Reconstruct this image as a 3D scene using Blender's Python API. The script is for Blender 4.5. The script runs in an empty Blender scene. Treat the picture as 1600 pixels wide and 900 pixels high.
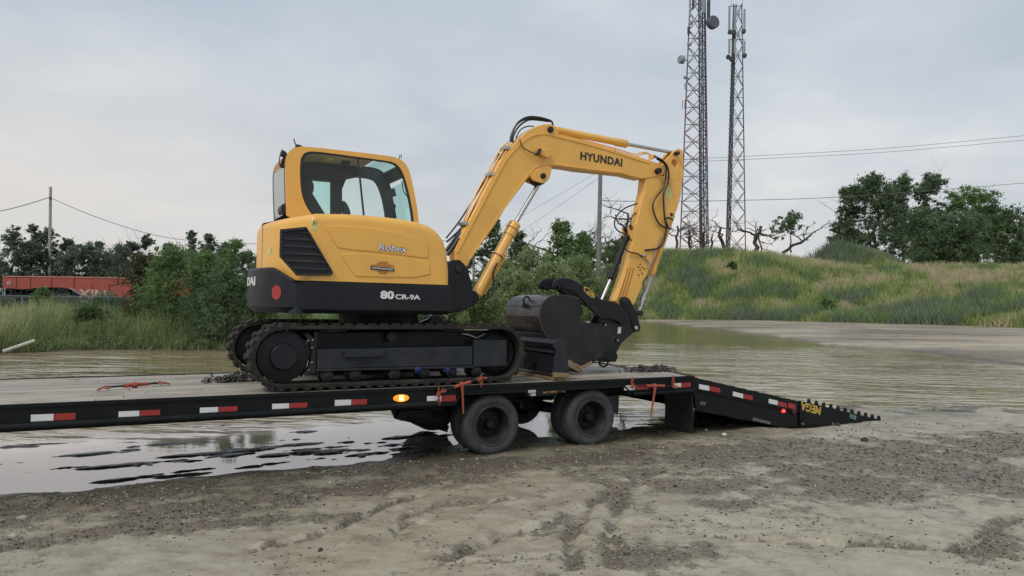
import bpy, bmesh, math, random
import numpy as np
from mathutils import Vector, Matrix
random.seed(7)
R = math.radians
sc = bpy.context.scene
COL = sc.collection

# ------------------------------------------------------------------ camera
CH, FOC, PITCH, ROLL = 1.95, 1100.0, R(1.426), R(0.985)
cam_d = bpy.data.cameras.new('camera'); cam = bpy.data.objects.new('camera', cam_d); COL.objects.link(cam)
F = Vector((0, math.cos(PITCH), math.sin(PITCH))); U0 = Vector((0, -math.sin(PITCH), math.cos(PITCH))); R0 = Vector((1, 0, 0))
CR = R0*math.cos(ROLL)+U0*math.sin(ROLL); CU = -R0*math.sin(ROLL)+U0*math.cos(ROLL)
cm = Matrix((CR, CU, -F)).transposed().to_4x4(); cm.translation = (0, 0, CH); cam.matrix_world = cm
cam_d.sensor_width = 36; cam_d.lens = 36*FOC/1600; cam_d.clip_start = .1; cam_d.clip_end = 5000
sc.camera = cam

# ------------------------------------------------------------------ sky, sun, exposure
SUN_EL, SUN_AZ = R(48), R(215)          # azimuth clockwise from +Y
world = bpy.data.worlds.new('World'); sc.world = world; world.use_nodes = True
nt = world.node_tree; N = nt.nodes; L = nt.links; N.clear()
def nd(t, **kw):
    n = N.new(t)
    for k, v in kw.items(): setattr(n, k, v)
    return n
out = nd('ShaderNodeOutputWorld'); bg = nd('ShaderNodeBackground'); bg.inputs[1].default_value = .1
sky = nd('ShaderNodeTexSky', sky_type='NISHITA', sun_disc=False, sun_elevation=SUN_EL, sun_rotation=SUN_AZ)
tc = nd('ShaderNodeTexCoord'); sep = nd('ShaderNodeSeparateXYZ'); L.new(tc.outputs['Generated'], sep.inputs[0])
def math_(op, a, b=None, c=None):
    n = nd('ShaderNodeMath', operation=op)
    for i, v in enumerate((a, b, c)):
        if v is None: continue
        if isinstance(v, (int, float)): n.inputs[i].default_value = v
        else: L.new(v, n.inputs[i])
    return n.outputs[0]
zc = math_('ADD', math_('MAXIMUM', sep.outputs[2], 0.0), .22)
cx = math_('DIVIDE', sep.outputs[0], zc); cy = math_('DIVIDE', sep.outputs[1], zc)
comb = nd('ShaderNodeCombineXYZ'); L.new(cx, comb.inputs[0]); L.new(cy, comb.inputs[1])
def noise_w(scale, det, rough, off):
    mp = nd('ShaderNodeMapping'); mp.inputs['Location'].default_value = off; L.new(comb.outputs[0], mp.inputs[0])
    n = nd('ShaderNodeTexNoise'); n.inputs['Scale'].default_value = scale; n.inputs['Detail'].default_value = det
    n.inputs['Roughness'].default_value = rough; L.new(mp.outputs[0], n.inputs[0]); return n.outputs[0]
n1 = noise_w(.9, 7, .52, (3.1, 1.4, 0)); n2 = noise_w(2.2, 5, .5, (7, 2, 5))
def ramp_w(v, stops):
    r = nd('ShaderNodeValToRGB'); e = r.color_ramp.elements
    while len(e) > 1: e.remove(e[0])
    e[0].position = stops[0][0]; e[0].color = (*stops[0][1], 1)
    for p, c in stops[1:]:
        q = e.new(p); q.color = (*c, 1)
    L.new(v, r.inputs[0]); return r.outputs[0]
# base by elevation: warm pale low, cool grey above
base = ramp_w(sep.outputs[2], [(0, (5.9, 6.0, 6.0)), (.08, (5.9, 6.0, 6.05)), (.22, (5.5, 5.9, 6.3)), (.42, (4.8, 5.35, 6.1)), (1, (4.6, 5.1, 5.9))])
side = math_('MULTIPLY', sep.outputs[0], -1.0)
def mixc(fac, a, b, bt='MIX'):
    m = nd('ShaderNodeMix', data_type='RGBA', blend_type=bt)
    if isinstance(fac, (int, float)): m.inputs[0].default_value = fac
    else: L.new(fac, m.inputs[0])
    for i, v in ((6, a), (7, b)):
        if isinstance(v, tuple): m.inputs[i].default_value = (*v, 1)
        else: L.new(v, m.inputs[i])
    return m.outputs[2]
blend = math_('ADD', math_('MULTIPLY', n1, .62), math_('MULTIPLY', n2, .38))
lights = ramp_w(blend, [(.36, (.82, .85, .89)), (.45, (.94, .95, .965)), (.53, (1.03, 1.02, 1.01)), (.61, (1.2, 1.14, 1.08))])
cloud = mixc(1.0, base, lights, 'MULTIPLY')
warmf = math_('MULTIPLY', math_('MULTIPLY', ramp_w(side, [(0, (0, 0, 0)), (.6, (1, 1, 1))]), ramp_w(sep.outputs[2], [(0, (.6,)*3), (.12, (1,)*3), (.34, (0,)*3)])), .8)
cloud = mixc(warmf, cloud, (6.5, 6.15, 5.85))
final = mixc(.95, sky.outputs[0], cloud)
L.new(final, bg.inputs[0]); L.new(bg.outputs[0], out.inputs[0])

sun_d = bpy.data.lights.new('sun', 'SUN'); sun = bpy.data.objects.new('sun', sun_d); COL.objects.link(sun)
sun_d.energy = 1.45; sun_d.angle = R(22); sun_d.color = (1, .96, .9)
sd = Vector((math.sin(SUN_AZ)*math.cos(SUN_EL), math.cos(SUN_AZ)*math.cos(SUN_EL), math.sin(SUN_EL)))
sun.rotation_euler = sd.to_track_quat('Z', 'Y').to_euler(); sun.location = (-20, -20, 40)
vs = sc.view_settings; vs.view_transform = 'Standard'; vs.look = 'None'; vs.exposure = .2; vs.gamma = 1
sc.cycles.max_bounces = 6; sc.cycles.transparent_max_bounces = 12

# ------------------------------------------------------------------ survey helpers (pixel of the photo -> place in the yard)
TH = R(28.116); OX, OY = -.25, 9.145; DZ = .922
Uv = Vector((math.cos(TH), math.sin(TH), 0)); Vv = Vector((-math.sin(TH), math.cos(TH), 0)); Ov = Vector((OX, OY, 0))
def ray(px, py):
    return CR*((px-800)/FOC)+CU*(-(py-450)/FOC)+F
def S(px, py, w):                       # on the vertical plane w metres in from the trailer's near edge -> (u, w, z)
    D = ray(px, py); k = (w+Ov.dot(Vv))/D.dot(Vv)
    P = D*k
    return (P.dot(Uv)-Ov.dot(Uv), w, CH+P.z)
def G(px, py, z=0.):                    # on a horizontal plane
    D = ray(px, py); k = (z-CH)/D.z; return Vector((D.x*k, D.y*k, z))
def GT(px, py, z):                      # same, in trailer coordinates
    P = G(px, py, z)-Ov; return (P.dot(Uv), P.dot(Vv), z)
def AT(px, py, dist):                   # at a forward distance
    D = ray(px, py); k = dist/D.y; return Vector((D.x*k, dist, CH+D.z*k))
def TW(p):                              # trailer coordinates -> world
    return Ov+Uv*p[0]+Vv*p[1]+Vector((0, 0, p[2]))

# ------------------------------------------------------------------ numpy value noise
def vnoise(x, y, seed=0):
    rs = np.random.RandomState(seed); T = rs.rand(256, 256)
    xi = np.floor(x).astype(int); yi = np.floor(y).astype(int); fx = x-xi; fy = y-yi
    fx = fx*fx*(3-2*fx); fy = fy*fy*(3-2*fy)
    a = T[xi % 256, yi % 256]; b = T[(xi+1) % 256, yi % 256]; c = T[xi % 256, (yi+1) % 256]; d = T[(xi+1) % 256, (yi+1) % 256]
    return (a*(1-fx)+b*fx)*(1-fy)+(c*(1-fx)+d*fx)*fy
def fbm(x, y, seed=0, octv=4):
    s = 0; a = .5; t = 0
    for i in range(octv):
        s = s+a*vnoise(x*2**i, y*2**i, seed+i); t += a; a *= .5
    return s/t

# ------------------------------------------------------------------ materials
def M(name, col, rough=.5, metal=0., var=.12, scale=8., bump=0., bscale=40., spec=.5, coat=0., dirt=0., dirtcol=(.12, .09, .06), emit=None, estr=0.):
    m = bpy.data.materials.new(name); m.use_nodes = True; t = m.node_tree; b = t.nodes['Principled BSDF']
    b.inputs['Roughness'].default_value = rough; b.inputs['Metallic'].default_value = metal
    b.inputs['Specular IOR Level'].default_value = spec; b.inputs['Coat Weight'].default_value = coat
    b.inputs['Coat Roughness'].default_value = .15
    tcn = t.nodes.new('ShaderNodeTexCoord')
    n = t.nodes.new('ShaderNodeTexNoise'); n.inputs['Scale'].default_value = scale; n.inputs['Detail'].default_value = 6
    t.links.new(tcn.outputs['Object'], n.inputs[0])
    r = t.nodes.new('ShaderNodeValToRGB'); e = r.color_ramp.elements
    e[0].position = .3; e[1].position = .7
    e[0].color = (*[c*(1-var) for c in col], 1); e[1].color = (*[min(1, c*(1+var)) for c in col], 1)
    t.links.new(n.outputs[0], r.inputs[0]); cur = r.outputs[0]
    if dirt > 0:
        n3 = t.nodes.new('ShaderNodeTexNoise'); n3.inputs['Scale'].default_value = 3.5; n3.inputs['Detail'].default_value = 9; n3.inputs['Roughness'].default_value = .7
        t.links.new(tcn.outputs['Object'], n3.inputs[0])
        mr = t.nodes.new('ShaderNodeMapRange'); mr.inputs[1].default_value = .48; mr.inputs[2].default_value = .75; mr.inputs[4].default_value = dirt
        t.links.new(n3.outputs[0], mr.inputs[0])
        mx = t.nodes.new('ShaderNodeMix'); mx.data_type = 'RGBA'; t.links.new(mr.outputs[0], mx.inputs[0]); t.links.new(cur, mx.inputs[6]); mx.inputs[7].default_value = (*dirtcol, 1)
        cur = mx.outputs[2]
        rr = t.nodes.new('ShaderNodeMath'); rr.operation = 'MULTIPLY_ADD'; t.links.new(mr.outputs[0], rr.inputs[0]); rr.inputs[1].default_value = .4; rr.inputs[2].default_value = rough
        t.links.new(rr.outputs[0], b.inputs['Roughness'])
    t.links.new(cur, b.inputs['Base Color'])
    if bump:
        n2 = t.nodes.new('ShaderNodeTexNoise'); n2.inputs['Scale'].default_value = bscale; n2.inputs['Detail'].default_value = 4
        t.links.new(tcn.outputs['Object'], n2.inputs[0])
        bp = t.nodes.new('ShaderNodeBump'); bp.inputs['Strength'].default_value = bump; bp.inputs['Distance'].default_value = .01
        t.links.new(n2.outputs[0], bp.inputs['Height']); t.links.new(bp.outputs[0], b.inputs['Normal'])
    if emit:
        b.inputs['Emission Color'].default_value = (*emit, 1); b.inputs['Emission Strength'].default_value = estr
    return m
MY = M('yellow_paint', (.83, .445, .082), .42, var=.04, scale=2, coat=.25, bump=.05, bscale=160, dirt=.22, dirtcol=(.42, .24, .09))
MYD = M('yellow_paint_cylinder', (.83, .455, .09), .35, var=.06, scale=4, coat=.3, dirt=.25, dirtcol=(.4, .2, .07))
MK = M('black_paint', (.010, .012, .016), .42, spec=.28, var=.25, scale=5, dirt=.35, dirtcol=(.035, .031, .026), bump=.1, bscale=90)
MKD = M('dark_steel', (.014, .015, .018), .5, spec=.3, var=.3, scale=7, dirt=.55, dirtcol=(.085, .065, .045), bump=.3, bscale=60)
MKT = M('trailer_black', (.006, .008, .009), .45, spec=.22, var=.3, scale=3, dirt=.3, dirtcol=(.025, .022, .018), bump=.1, bscale=60)
MGREY = M('track_frame_grey', (.022, .026, .034), .5, spec=.3, var=.2, scale=6, dirt=.35, dirtcol=(.09, .07, .05))
MRUB = M('track_rubber', (.03, .027, .024), .85, spec=.2, var=.3, scale=9, dirt=.7, dirtcol=(.10, .08, .055), bump=.5, bscale=70)
MTYRE = M('tyre_rubber', (.040, .042, .046), .75, var=.3, scale=6, dirt=.6, dirtcol=(.10, .095, .085), bump=.3, bscale=60)
MRIM = M('rim_paint', (.012, .012, .014), .55, spec=.25, var=.3, scale=9, dirt=.5, dirtcol=(.06, .05, .04))
MPLATE = M('bucket_plate_dirty', (.010, .011, .013), .38, spec=.4, var=.4, scale=6, dirt=.55, dirtcol=(.06, .045, .033), bump=.4, bscale=30)
MBUCK = M('bucket_back_steel', (.05, .042, .042), .27, metal=.35, var=.3, scale=5, dirt=.5, dirtcol=(.10, .065, .05), bump=.2, bscale=40)
MWORN = M('worn_steel', (.30, .21, .12), .5, metal=.3, var=.3, scale=25, bump=.4)
MRUST = M('rusty_steel', (.13, .065, .04), .8, var=.4, scale=20, bump=.5)
MCHROME = M('chrome_rod', (.5, .5, .5), .32, metal=1., var=.05)
MHOSE = M('black_hose', (.012, .012, .013), .45, var=.2)
MSILV = M('zinc_fitting', (.45, .44, .42), .4, metal=.8, var=.2, scale=30)
MWHITE = M('white_marking', (.72, .72, .72), .5, var=.06)
MRED = M('red_reflector', (.36, .03, .03), .35, var=.1)
MREDD = M('dark_red_lens', (.09, .006, .01), .2, var=.1)
MBLK = M('black_lettering', (.02, .02, .022), .5)
MGOLD = M('gold_lettering', (.55, .38, .07), .5)
MSTICK = M('yellow_green_sticker', (.62, .60, .22), .6, var=.15, scale=60)
MGOLDT = M('tan_lettering', (.35, .22, .07), .6)
MORANGE = M('orange_red_paint', (.36, .075, .038), .5, var=.25, scale=25, dirt=.5, dirtcol=(.16, .07, .05))
MDKINT = M('cab_interior_dark', (.03, .032, .036), .6, var=.2)
MHEAD = M('cab_headliner_grey', (.42, .42, .36), .8, var=.25, scale=7)
MSEAT = M('seat_fabric', (.03, .03, .034), .85, var=.2)
MBLUE = M('blue_cloth', (.02, .04, .16), .8, var=.3)
MCHAIN = M('chain_steel', (.10, .095, .09), .5, metal=.5, var=.4, scale=40)
MFLAP = M('mudflap_rubber', (.009, .009, .010), .55, var=.2, dirt=.3, dirtcol=(.03, .027, .022))
MAMB = M('amber_lens', (.7, .22, .02), .3, emit=(1, .33, .03), estr=.7)
MAMBL = M('amber_bulb', (.9, .5, .1), .3, emit=(1, .55, .1), estr=5)
MREDL = M('red_lamp_lit', (.8, .03, .03), .3, emit=(1, .06, .05), estr=1.6)
MPIPE = M('white_plastic_pipe', (.55, .54, .48), .5, var=.15)
MPOLE = M('weathered_pole_wood', (.40, .37, .31), .9, var=.2, scale=5, bump=.3)
MPOLE2 = M('grey_pole_wood', (.17, .17, .17), .9, var=.25, scale=5, bump=.3)
MGALV = M('galvanised_steel', (.13, .14, .16), .6, metal=.1, var=.2)
MTRED = M('tower_red_paint', (.17, .07, .07), .7, var=.3)
MTDK = M('tower_dark_steel', (.045, .05, .062), .7, var=.3)
MANT = M('antenna_grey', (.26, .28, .31), .6, var=.1)
MDISH = M('dish_radome_grey', (.085, .10, .12), .6, var=.2)
MCONT = M('container_red', (.34, .07, .05), .7, var=.12, scale=1.2, dirt=.35, dirtcol=(.2, .07, .05))
MBARK = M('bark_grey', (.07, .06, .052), .95, var=.35, scale=5)
MDEAD = M('dead_wood', (.06, .05, .045), .95, var=.3, scale=5)
MWIRE = M('wire_grey', (.12, .125, .13), .7)

def glass(name, tint, alpha_mix, refl=.12):
    m = bpy.data.materials.new(name); m.use_nodes = True; t = m.node_tree; t.nodes.clear()
    o = t.nodes.new('ShaderNodeOutputMaterial'); tr = t.nodes.new('ShaderNodeBsdfTransparent'); tr.inputs[0].default_value = (*tint, 1)
    gl = t.nodes.new('ShaderNodeBsdfGlossy'); gl.inputs['Roughness'].default_value = .03; gl.inputs[0].default_value = (.9, .95, .95, 1)
    lw = t.nodes.new('ShaderNodeLayerWeight'); lw.inputs[0].default_value = .5
    fr = t.nodes.new('ShaderNodeMath'); fr.operation = 'POWER'; fr.inputs[1].default_value = 5; t.links.new(lw.outputs['Facing'], fr.inputs[0])
    f2 = t.nodes.new('ShaderNodeMath'); f2.operation = 'MULTIPLY'; f2.inputs[1].default_value = .5; t.links.new(fr.outputs[0], f2.inputs[0]); fr = f2
    mt = t.nodes.new('ShaderNodeMath'); mt.operation = 'ADD'; mt.inputs[1].default_value = alpha_mix+.02; t.links.new(fr.outputs[0], mt.inputs[0])
    mx = t.nodes.new('ShaderNodeMixShader'); t.links.new(mt.outputs[0], mx.inputs[0]); t.links.new(tr.outputs[0], mx.inputs[1]); t.links.new(gl.outputs[0], mx.inputs[2])
    t.links.new(mx.outputs[0], o.inputs[0]); return m
MGLASS = glass('cab_glass', (.955, .985, .975), .0)
MGLASST = glass('green_tinted_glass', (.80, .95, .925), .0)
MGLASSR = glass('rear_glass', (.6, .65, .65), .35)

def wood_mat():
    m = bpy.data.materials.new('deck_wood'); m.use_nodes = True; t = m.node_tree; b = t.nodes['Principled BSDF']
    tcn = t.nodes.new('ShaderNodeTexCoord'); mp = t.nodes.new('ShaderNodeMapping'); mp.inputs['Scale'].default_value = (1.2, 22, 10)
    oi = t.nodes.new('ShaderNodeObjectInfo'); ad = t.nodes.new('ShaderNodeVectorMath'); ad.operation = 'ADD'
    t.links.new(tcn.outputs['Object'], mp.inputs[0]); t.links.new(mp.outputs[0], ad.inputs[0])
    sc_ = t.nodes.new('ShaderNodeMath'); sc_.operation = 'MULTIPLY'; sc_.inputs[1].default_value = 60; t.links.new(oi.outputs['Random'], sc_.inputs[0]); t.links.new(sc_.outputs[0], ad.inputs[1])
    n = t.nodes.new('ShaderNodeTexNoise'); n.inputs['Scale'].default_value = 2; n.inputs['Detail'].default_value = 8; n.inputs['Roughness'].default_value = .65; t.links.new(ad.outputs[0], n.inputs[0])
    r = t.nodes.new('ShaderNodeValToRGB'); e = r.color_ramp.elements; e[0].position = .28; e[0].color = (.12, .10, .075, 1); e[1].position = .62; e[1].color = (.42, .38, .315, 1)
    q = e.new(.42); q.color = (.31, .275, .22, 1)
    t.links.new(n.outputs[0], r.inputs[0])
    hs = t.nodes.new('ShaderNodeHueSaturation'); t.links.new(r.outputs[0], hs.inputs['Color'])
    mr = t.nodes.new('ShaderNodeMapRange'); mr.inputs[3].default_value = .8; mr.inputs[4].default_value = 1.15; t.links.new(oi.outputs['Random'], mr.inputs[0]); t.links.new(mr.outputs[0], hs.inputs['Value'])
    n4 = t.nodes.new('ShaderNodeTexNoise'); n4.inputs['Scale'].default_value = 2.2; n4.inputs['Detail'].default_value = 6; t.links.new(tcn.outputs['Object'], n4.inputs[0])
    m4 = t.nodes.new('ShaderNodeMapRange'); m4.inputs[1].default_value = .5; m4.inputs[2].default_value = .72; m4.inputs[4].default_value = .75; t.links.new(n4.outputs[0], m4.inputs[0])
    mx = t.nodes.new('ShaderNodeMix'); mx.data_type = 'RGBA'; t.links.new(m4.outputs[0], mx.inputs[0]); t.links.new(hs.outputs[0], mx.inputs[6]); mx.inputs[7].default_value = (.19, .15, .10, 1)
    t.links.new(mx.outputs[2], b.inputs['Base Color']); b.inputs['Roughness'].default_value = .55
    bp = t.nodes.new('ShaderNodeBump'); bp.inputs['Strength'].default_value = .35; bp.inputs['Distance'].default_value = .006; t.links.new(n.outputs[0], bp.inputs['Height']); t.links.new(bp.outputs[0], b.inputs['Normal'])
    return m
MWOOD = wood_mat()

def leaf_mat(name, cols, trans=.55, rough=.6):
    m = bpy.data.materials.new(name); m.use_nodes = True; t = m.node_tree; t.nodes.clear()
    o = t.nodes.new('ShaderNodeOutputMaterial'); at = t.nodes.new('ShaderNodeAttribute'); at.attribute_name = 'tint'
    r = t.nodes.new('ShaderNodeValToRGB'); e = r.color_ramp.elements
    e[0].color = (*cols[0], 1); e[1].color = (*cols[-1], 1)
    for i, c in enumerate(cols[1:-1]):
        q = e.new((i+1)/(len(cols)-1)); q.color = (*c, 1)
    t.links.new(at.outputs['Fac'], r.inputs[0])
    d = t.nodes.new('ShaderNodeBsdfPrincipled'); d.inputs['Roughness'].default_value = rough; d.inputs['Specular IOR Level'].default_value = .25; t.links.new(r.outputs[0], d.inputs['Base Color'])
    tl = t.nodes.new('ShaderNodeBsdfTranslucent'); t.links.new(r.outputs[0], tl.inputs[0])
    mx = t.nodes.new('ShaderNodeMixShader'); mx.inputs[0].default_value = trans; t.links.new(d.outputs[0], mx.inputs[1]); t.links.new(tl.outputs[0], mx.inputs[2]); t.links.new(mx.outputs[0], o.inputs[0])
    return m
# ramps: position in the ramp is the leaf's own tint
LF_DARK = leaf_mat('leaf_dark', [(0.098, 0.143, 0.085), (0.146, 0.211, 0.11), (0.244, 0.334, 0.163)])
LF_FAR_HAZE = leaf_mat('leaf_far_haze', [(0.139, 0.179, 0.143), (0.179, 0.227, 0.171), (0.253, 0.309, 0.211)])  # paler and bluish: distance haze is put into the leaf colour
LF_MID = leaf_mat('leaf_mid', [(0.114, 0.179, 0.073), (0.195, 0.293, 0.114), (0.341, 0.455, 0.179)])
LF_LIGHT = leaf_mat('leaf_light', [(0.072, 0.111, 0.046), (0.117, 0.169, 0.065), (0.208, 0.273, 0.117)])
LF_WILLOW = leaf_mat('leaf_willow', [(0.195, 0.26, 0.124), (0.273, 0.351, 0.156), (0.403, 0.468, 0.234)])
LF_RUSSET = leaf_mat('leaf_russet', [(0.052, 0.072, 0.033), (0.117, 0.111, 0.058), (0.26, 0.195, 0.143)])
GR_HILL = leaf_mat('grass_hill_blades', [(.19, .24, .165), (.20, .27, .11), (.30, .38, .12), (.39, .41, .19), (.52, .45, .30)], .3, .7)
GR_WEED = leaf_mat('weed_blades', [(0.156, 0.202, 0.104), (0.234, 0.305, 0.13), (0.351, 0.429, 0.182), (0.481, 0.468, 0.26)], .3, .7)

# ------------------------------------------------------------------ object helpers
def setp(o, label=None, cat=None, group=None, kind=None):
    if label: o['label'] = label
    if cat: o['category'] = cat
    if group: o['group'] = group
    if kind: o['kind'] = kind
    return o
class Thing: pass
def thing(name, label, cat, org, frame=True, group=None, rot=0.):
    """Empty at the base; org in trailer coordinates when frame, else world."""
    o = bpy.data.objects.new(name, None); COL.objects.link(o); o.empty_display_size = .2
    if frame: o.location = TW(org); o.rotation_euler = (0, 0, TH)
    else: o.location = org; o.rotation_euler = (0, 0, rot)
    setp(o, label, cat, group); o['_org'] = tuple(org)
    return o
def root_org(p):
    while p.parent: p = p.parent
    return Vector(p['_org'])
def link(name, me, mat, parent=None, smooth=False, bevel=0., seg=2):
    o = bpy.data.objects.new(name, me); COL.objects.link(o)
    if mat is not None and not me.materials: me.materials.append(mat)
    if parent is not None: o.parent = parent
    if smooth:
        for p in me.polygons: p.use_smooth = True
        try: me.set_sharp_from_angle(angle=R(38))
        except Exception: pass
    if bevel:
        b = o.modifiers.new('b', 'BEVEL'); b.width = bevel; b.segments = seg; b.limit_method = 'ANGLE'; b.angle_limit = R(35)
        try: b.harden_normals = False
        except Exception: pass
    return o
def mesh_from(verts, faces, name='m'):
    me = bpy.data.meshes.new(name); me.from_pydata([tuple(v) for v in verts], [], faces); me.update(); return me
def np_mesh(verts, faces, attrs=None):
    me = bpy.data.meshes.new('m'); n = len(verts); k = faces.shape[1]; f = len(faces)
    me.vertices.add(n); me.vertices.foreach_set('co', np.asarray(verts, dtype=np.float32).ravel())
    me.loops.add(f*k); me.loops.foreach_set('vertex_index', faces.astype(np.int32).ravel())
    me.polygons.add(f); me.polygons.foreach_set('loop_start', np.arange(0, f*k, k, dtype=np.int32))
    try: me.polygons.foreach_set('loop_total', np.full(f, k, dtype=np.int32))
    except Exception: pass
    if attrs:
        for an, (dom, data) in attrs.items():
            a = me.attributes.new(an, 'FLOAT', dom); a.data.foreach_set('value', np.asarray(data, dtype=np.float32))
    me.update(calc_edges=True); me.validate(); return me
class MB:
    """collects shapes in frame coordinates"""
    def __init__(s): s.v = []; s.f = []
    def add(s, vs, fs):
        b = len(s.v); s.v += [Vector(v) for v in vs]; s.f += [tuple(b+i for i in f) for f in fs]; return s
    def box(s, a, b):
        (x0, y0, z0), (x1, y1, z1) = a, b
        return s.add([(x0, y0, z0), (x1, y0, z0), (x1, y1, z0), (x0, y1, z0), (x0, y0, z1), (x1, y0, z1), (x1, y1, z1), (x0, y1, z1)],
                     [(0, 3, 2, 1), (4, 5, 6, 7), (0, 1, 5, 4), (1, 2, 6, 5), (2, 3, 7, 6), (3, 0, 4, 7)])
    def prism(s, pts, w0, w1):
        """pts: (u,z) outline, extruded from w0 to w1"""
        n = len(pts); A = 0
        for i in range(n): A += pts[i][0]*pts[(i+1) % n][1]-pts[(i+1) % n][0]*pts[i][1]
        if A < 0: pts = pts[::-1]
        v = [(p[0], w0, p[1]) for p in pts]+[(p[0], w1, p[1]) for p in pts]
        f = [tuple(range(n)), tuple(range(2*n-1, n-1, -1))]
        for i in range(n):
            j = (i+1) % n; f.append((j, i, i+n, j+n))
        return s.add(v, f)
    def tube(s, pts, r, seg=8, cap=True):
        pts = [Vector(p) for p in pts]; n = len(pts); rr = r if isinstance(r, (list, tuple)) else [r]*n
        vs = []; up = None
        for i, p in enumerate(pts):
            t = (pts[min(i+1, n-1)]-pts[max(i-1, 0)]).normalized()
            if up is None: up = t.orthogonal().normalized()
            up = (up-t*up.dot(t));
            if up.length < 1e-5: up = t.orthogonal()
            up.normalize(); q = t.cross(up)
            for k in range(seg):
                a = 2*math.pi*k/seg; vs.append(p+(up*math.cos(a)+q*math.sin(a))*rr[i])
        fs = []
        for i in range(n-1):
            for k in range(seg):
                k2 = (k+1) % seg; fs.append((i*seg+k, i*seg+k2, (i+1)*seg+k2, (i+1)*seg+k))
        if cap: fs.append(tuple(range(seg-1, -1, -1))); fs.append(tuple(range((n-1)*seg, n*seg)))
        return s.add(vs, fs)
    def cyl(s, c, r, w0, w1, seg=28):
        return s.tube([(c[0], w0, c[1]), (c[0], w1, c[1])], r, seg)
    def ring_prism(s, outer, inner, w0, w1):
        """outline with a hole; both lists must have the same length and start at matching corners"""
        n = len(outer)
        v = [(p[0], w0, p[1]) for p in outer]+[(p[0], w0, p[1]) for p in inner]+[(p[0], w1, p[1]) for p in outer]+[(p[0], w1, p[1]) for p in inner]
        f = []
        for i in range(n):
            j = (i+1) % n
            f += [(i, j, n+j, n+i), (2*n+i, 3*n+i, 3*n+j, 2*n+j), (j, i, 2*n+i, 2*n+j), (n+i, n+j, 3*n+j, 3*n+i)]
        return s.add(v, f)
    def lathe(s, prof, c, w0, seg=40, closed=False):
        """prof: list of (r, dw) turned about the w axis through (u,z)=c"""
        n = len(prof); vs = []
        for k in range(seg):
            a = 2*math.pi*k/seg
            for r, dw in prof: vs.append((c[0]+r*math.cos(a), w0+dw, c[1]+r*math.sin(a)))
        fs = []
        for k in range(seg):
            k2 = (k+1) % seg
            for i in range(n if closed else n-1):
                j = (i+1) % n; fs.append((k*n+i, k*n+j, k2*n+j, k2*n+i))
        return s.add(vs, fs)
    def build(s, name, mat, parent=None, smooth=False, bevel=0., seg=2, org=None, fix=True):
        if org is None: org = root_org(parent) if parent is not None else Vector((0, 0, 0))
        me = mesh_from([v-org for v in s.v], s.f, name)
        if fix:
            bm = bmesh.new(); bm.from_mesh(me); bmesh.ops.recalc_face_normals(bm, faces=bm.faces); bm.to_mesh(me); bm.free()
        return link(name, me, mat, parent, smooth, bevel, seg)
def uz(pts, w): return [(lambda q: (q[0], q[2]))(S(x, y, w)) for x, y in pts]
def smooth_loop(pts, it=2, closed=True):
    for _ in range(it):
        q = []; n = len(pts); rng = range(n if closed else n-1)
        if not closed: q.append(pts[0])
        for i in rng:
            a = Vector(pts[i]); b = Vector(pts[(i+1) % n]); q += [tuple(a*.75+b*.25), tuple(a*.25+b*.75)]
        if not closed: q.append(pts[-1])
        pts = q
    return pts
def catmull(P, n=8):
    P = [Vector(p) for p in P]; out_ = []
    for i in range(len(P)-1):
        p0 = P[max(i-1, 0)]; p1 = P[i]; p2 = P[i+1]; p3 = P[min(i+2, len(P)-1)]
        for k in range(n):
            t = k/n; out_.append(.5*((2*p1)+(p2-p0)*t+(2*p0-5*p1+4*p2-p3)*t*t+(3*p1-p0-3*p2+p3)*t**3))
    out_.append(P[-1]); return out_
def hose(name, pts, r, parent, mat=None, n=6, seg=7):
    """pts: (px,py,w)"""
    return MB().tube(catmull([S(*p) for p in pts], n), r, seg).build(name, mat or MHOSE, parent, smooth=True)
_fc = {}
def text_mesh(txt, bold=0.012, shear=0., spacing=1.):
    k = (txt, bold, shear, spacing)
    if k in _fc: return _fc[k]
    c = bpy.data.curves.new('t', 'FONT'); c.body = txt; c.size = 1; c.extrude = .01; c.offset = bold; c.shear = shear; c.space_character = spacing; c.resolution_u = 3
    o = bpy.data.objects.new('t', c); COL.objects.link(o)
    me = bpy.data.meshes.new_from_object(o.evaluated_get(bpy.context.evaluated_depsgraph_get()))
    bpy.data.objects.remove(o); bpy.data.curves.remove(c)
    co = np.array([v.co[:] for v in me.vertices]); fs = [tuple(p.vertices) for p in me.polygons]; bpy.data.meshes.remove(me)
    co[:, 0] -= co[:, 0].min(); co[:, 1] -= co[:, 1].min(); W = co[:, 0].max(); H = co[:, 1].max(); co[:, 0] /= W; co[:, 1] /= H; co[:, 2] /= .01
    _fc[k] = (co, fs); return _fc[k]
def letter(name, txt, p0, p1, hpx, w, mat, parent, bold=.02, shear=0., proud=.004, spacing=1., flip=False):
    """lettering lying on the plane w: baseline from pixel p0 to p1, height in pixels at p0"""
    co, fs = text_mesh(txt, bold, shear, spacing)
    A = Vector(S(*p0, w)); B = Vector(S(*p1, w)); Hh = (Vector(S(p0[0], p0[1]-hpx, w))-A).length
    X = B-A; Y = Vector((-X.z, 0, X.x)).normalized()*Hh
    if flip: Y = -Y
    m = MB(); m.v = [A+X*c[0]+Y*c[1]+Vector((0, -proud*.5*(c[2]+1)-.001, 0)) for c in co]; m.f = fs
    return m.build(name, mat, parent)

# ================================================================== TRAILER
RZ = .664                                # bottom of the side rail
U_L = -9.6                               # the deck runs on out of frame to the gooseneck
U_R = S(1083, 600, 0)[0]
DW = 2.56
tr = thing('flatbed_trailer', 'black tandem axle equipment trailer with wooden deck carrying the yellow excavator', 'trailer', (0, 0, 0))
uL = S(-40, 600, 0)[0]
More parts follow.
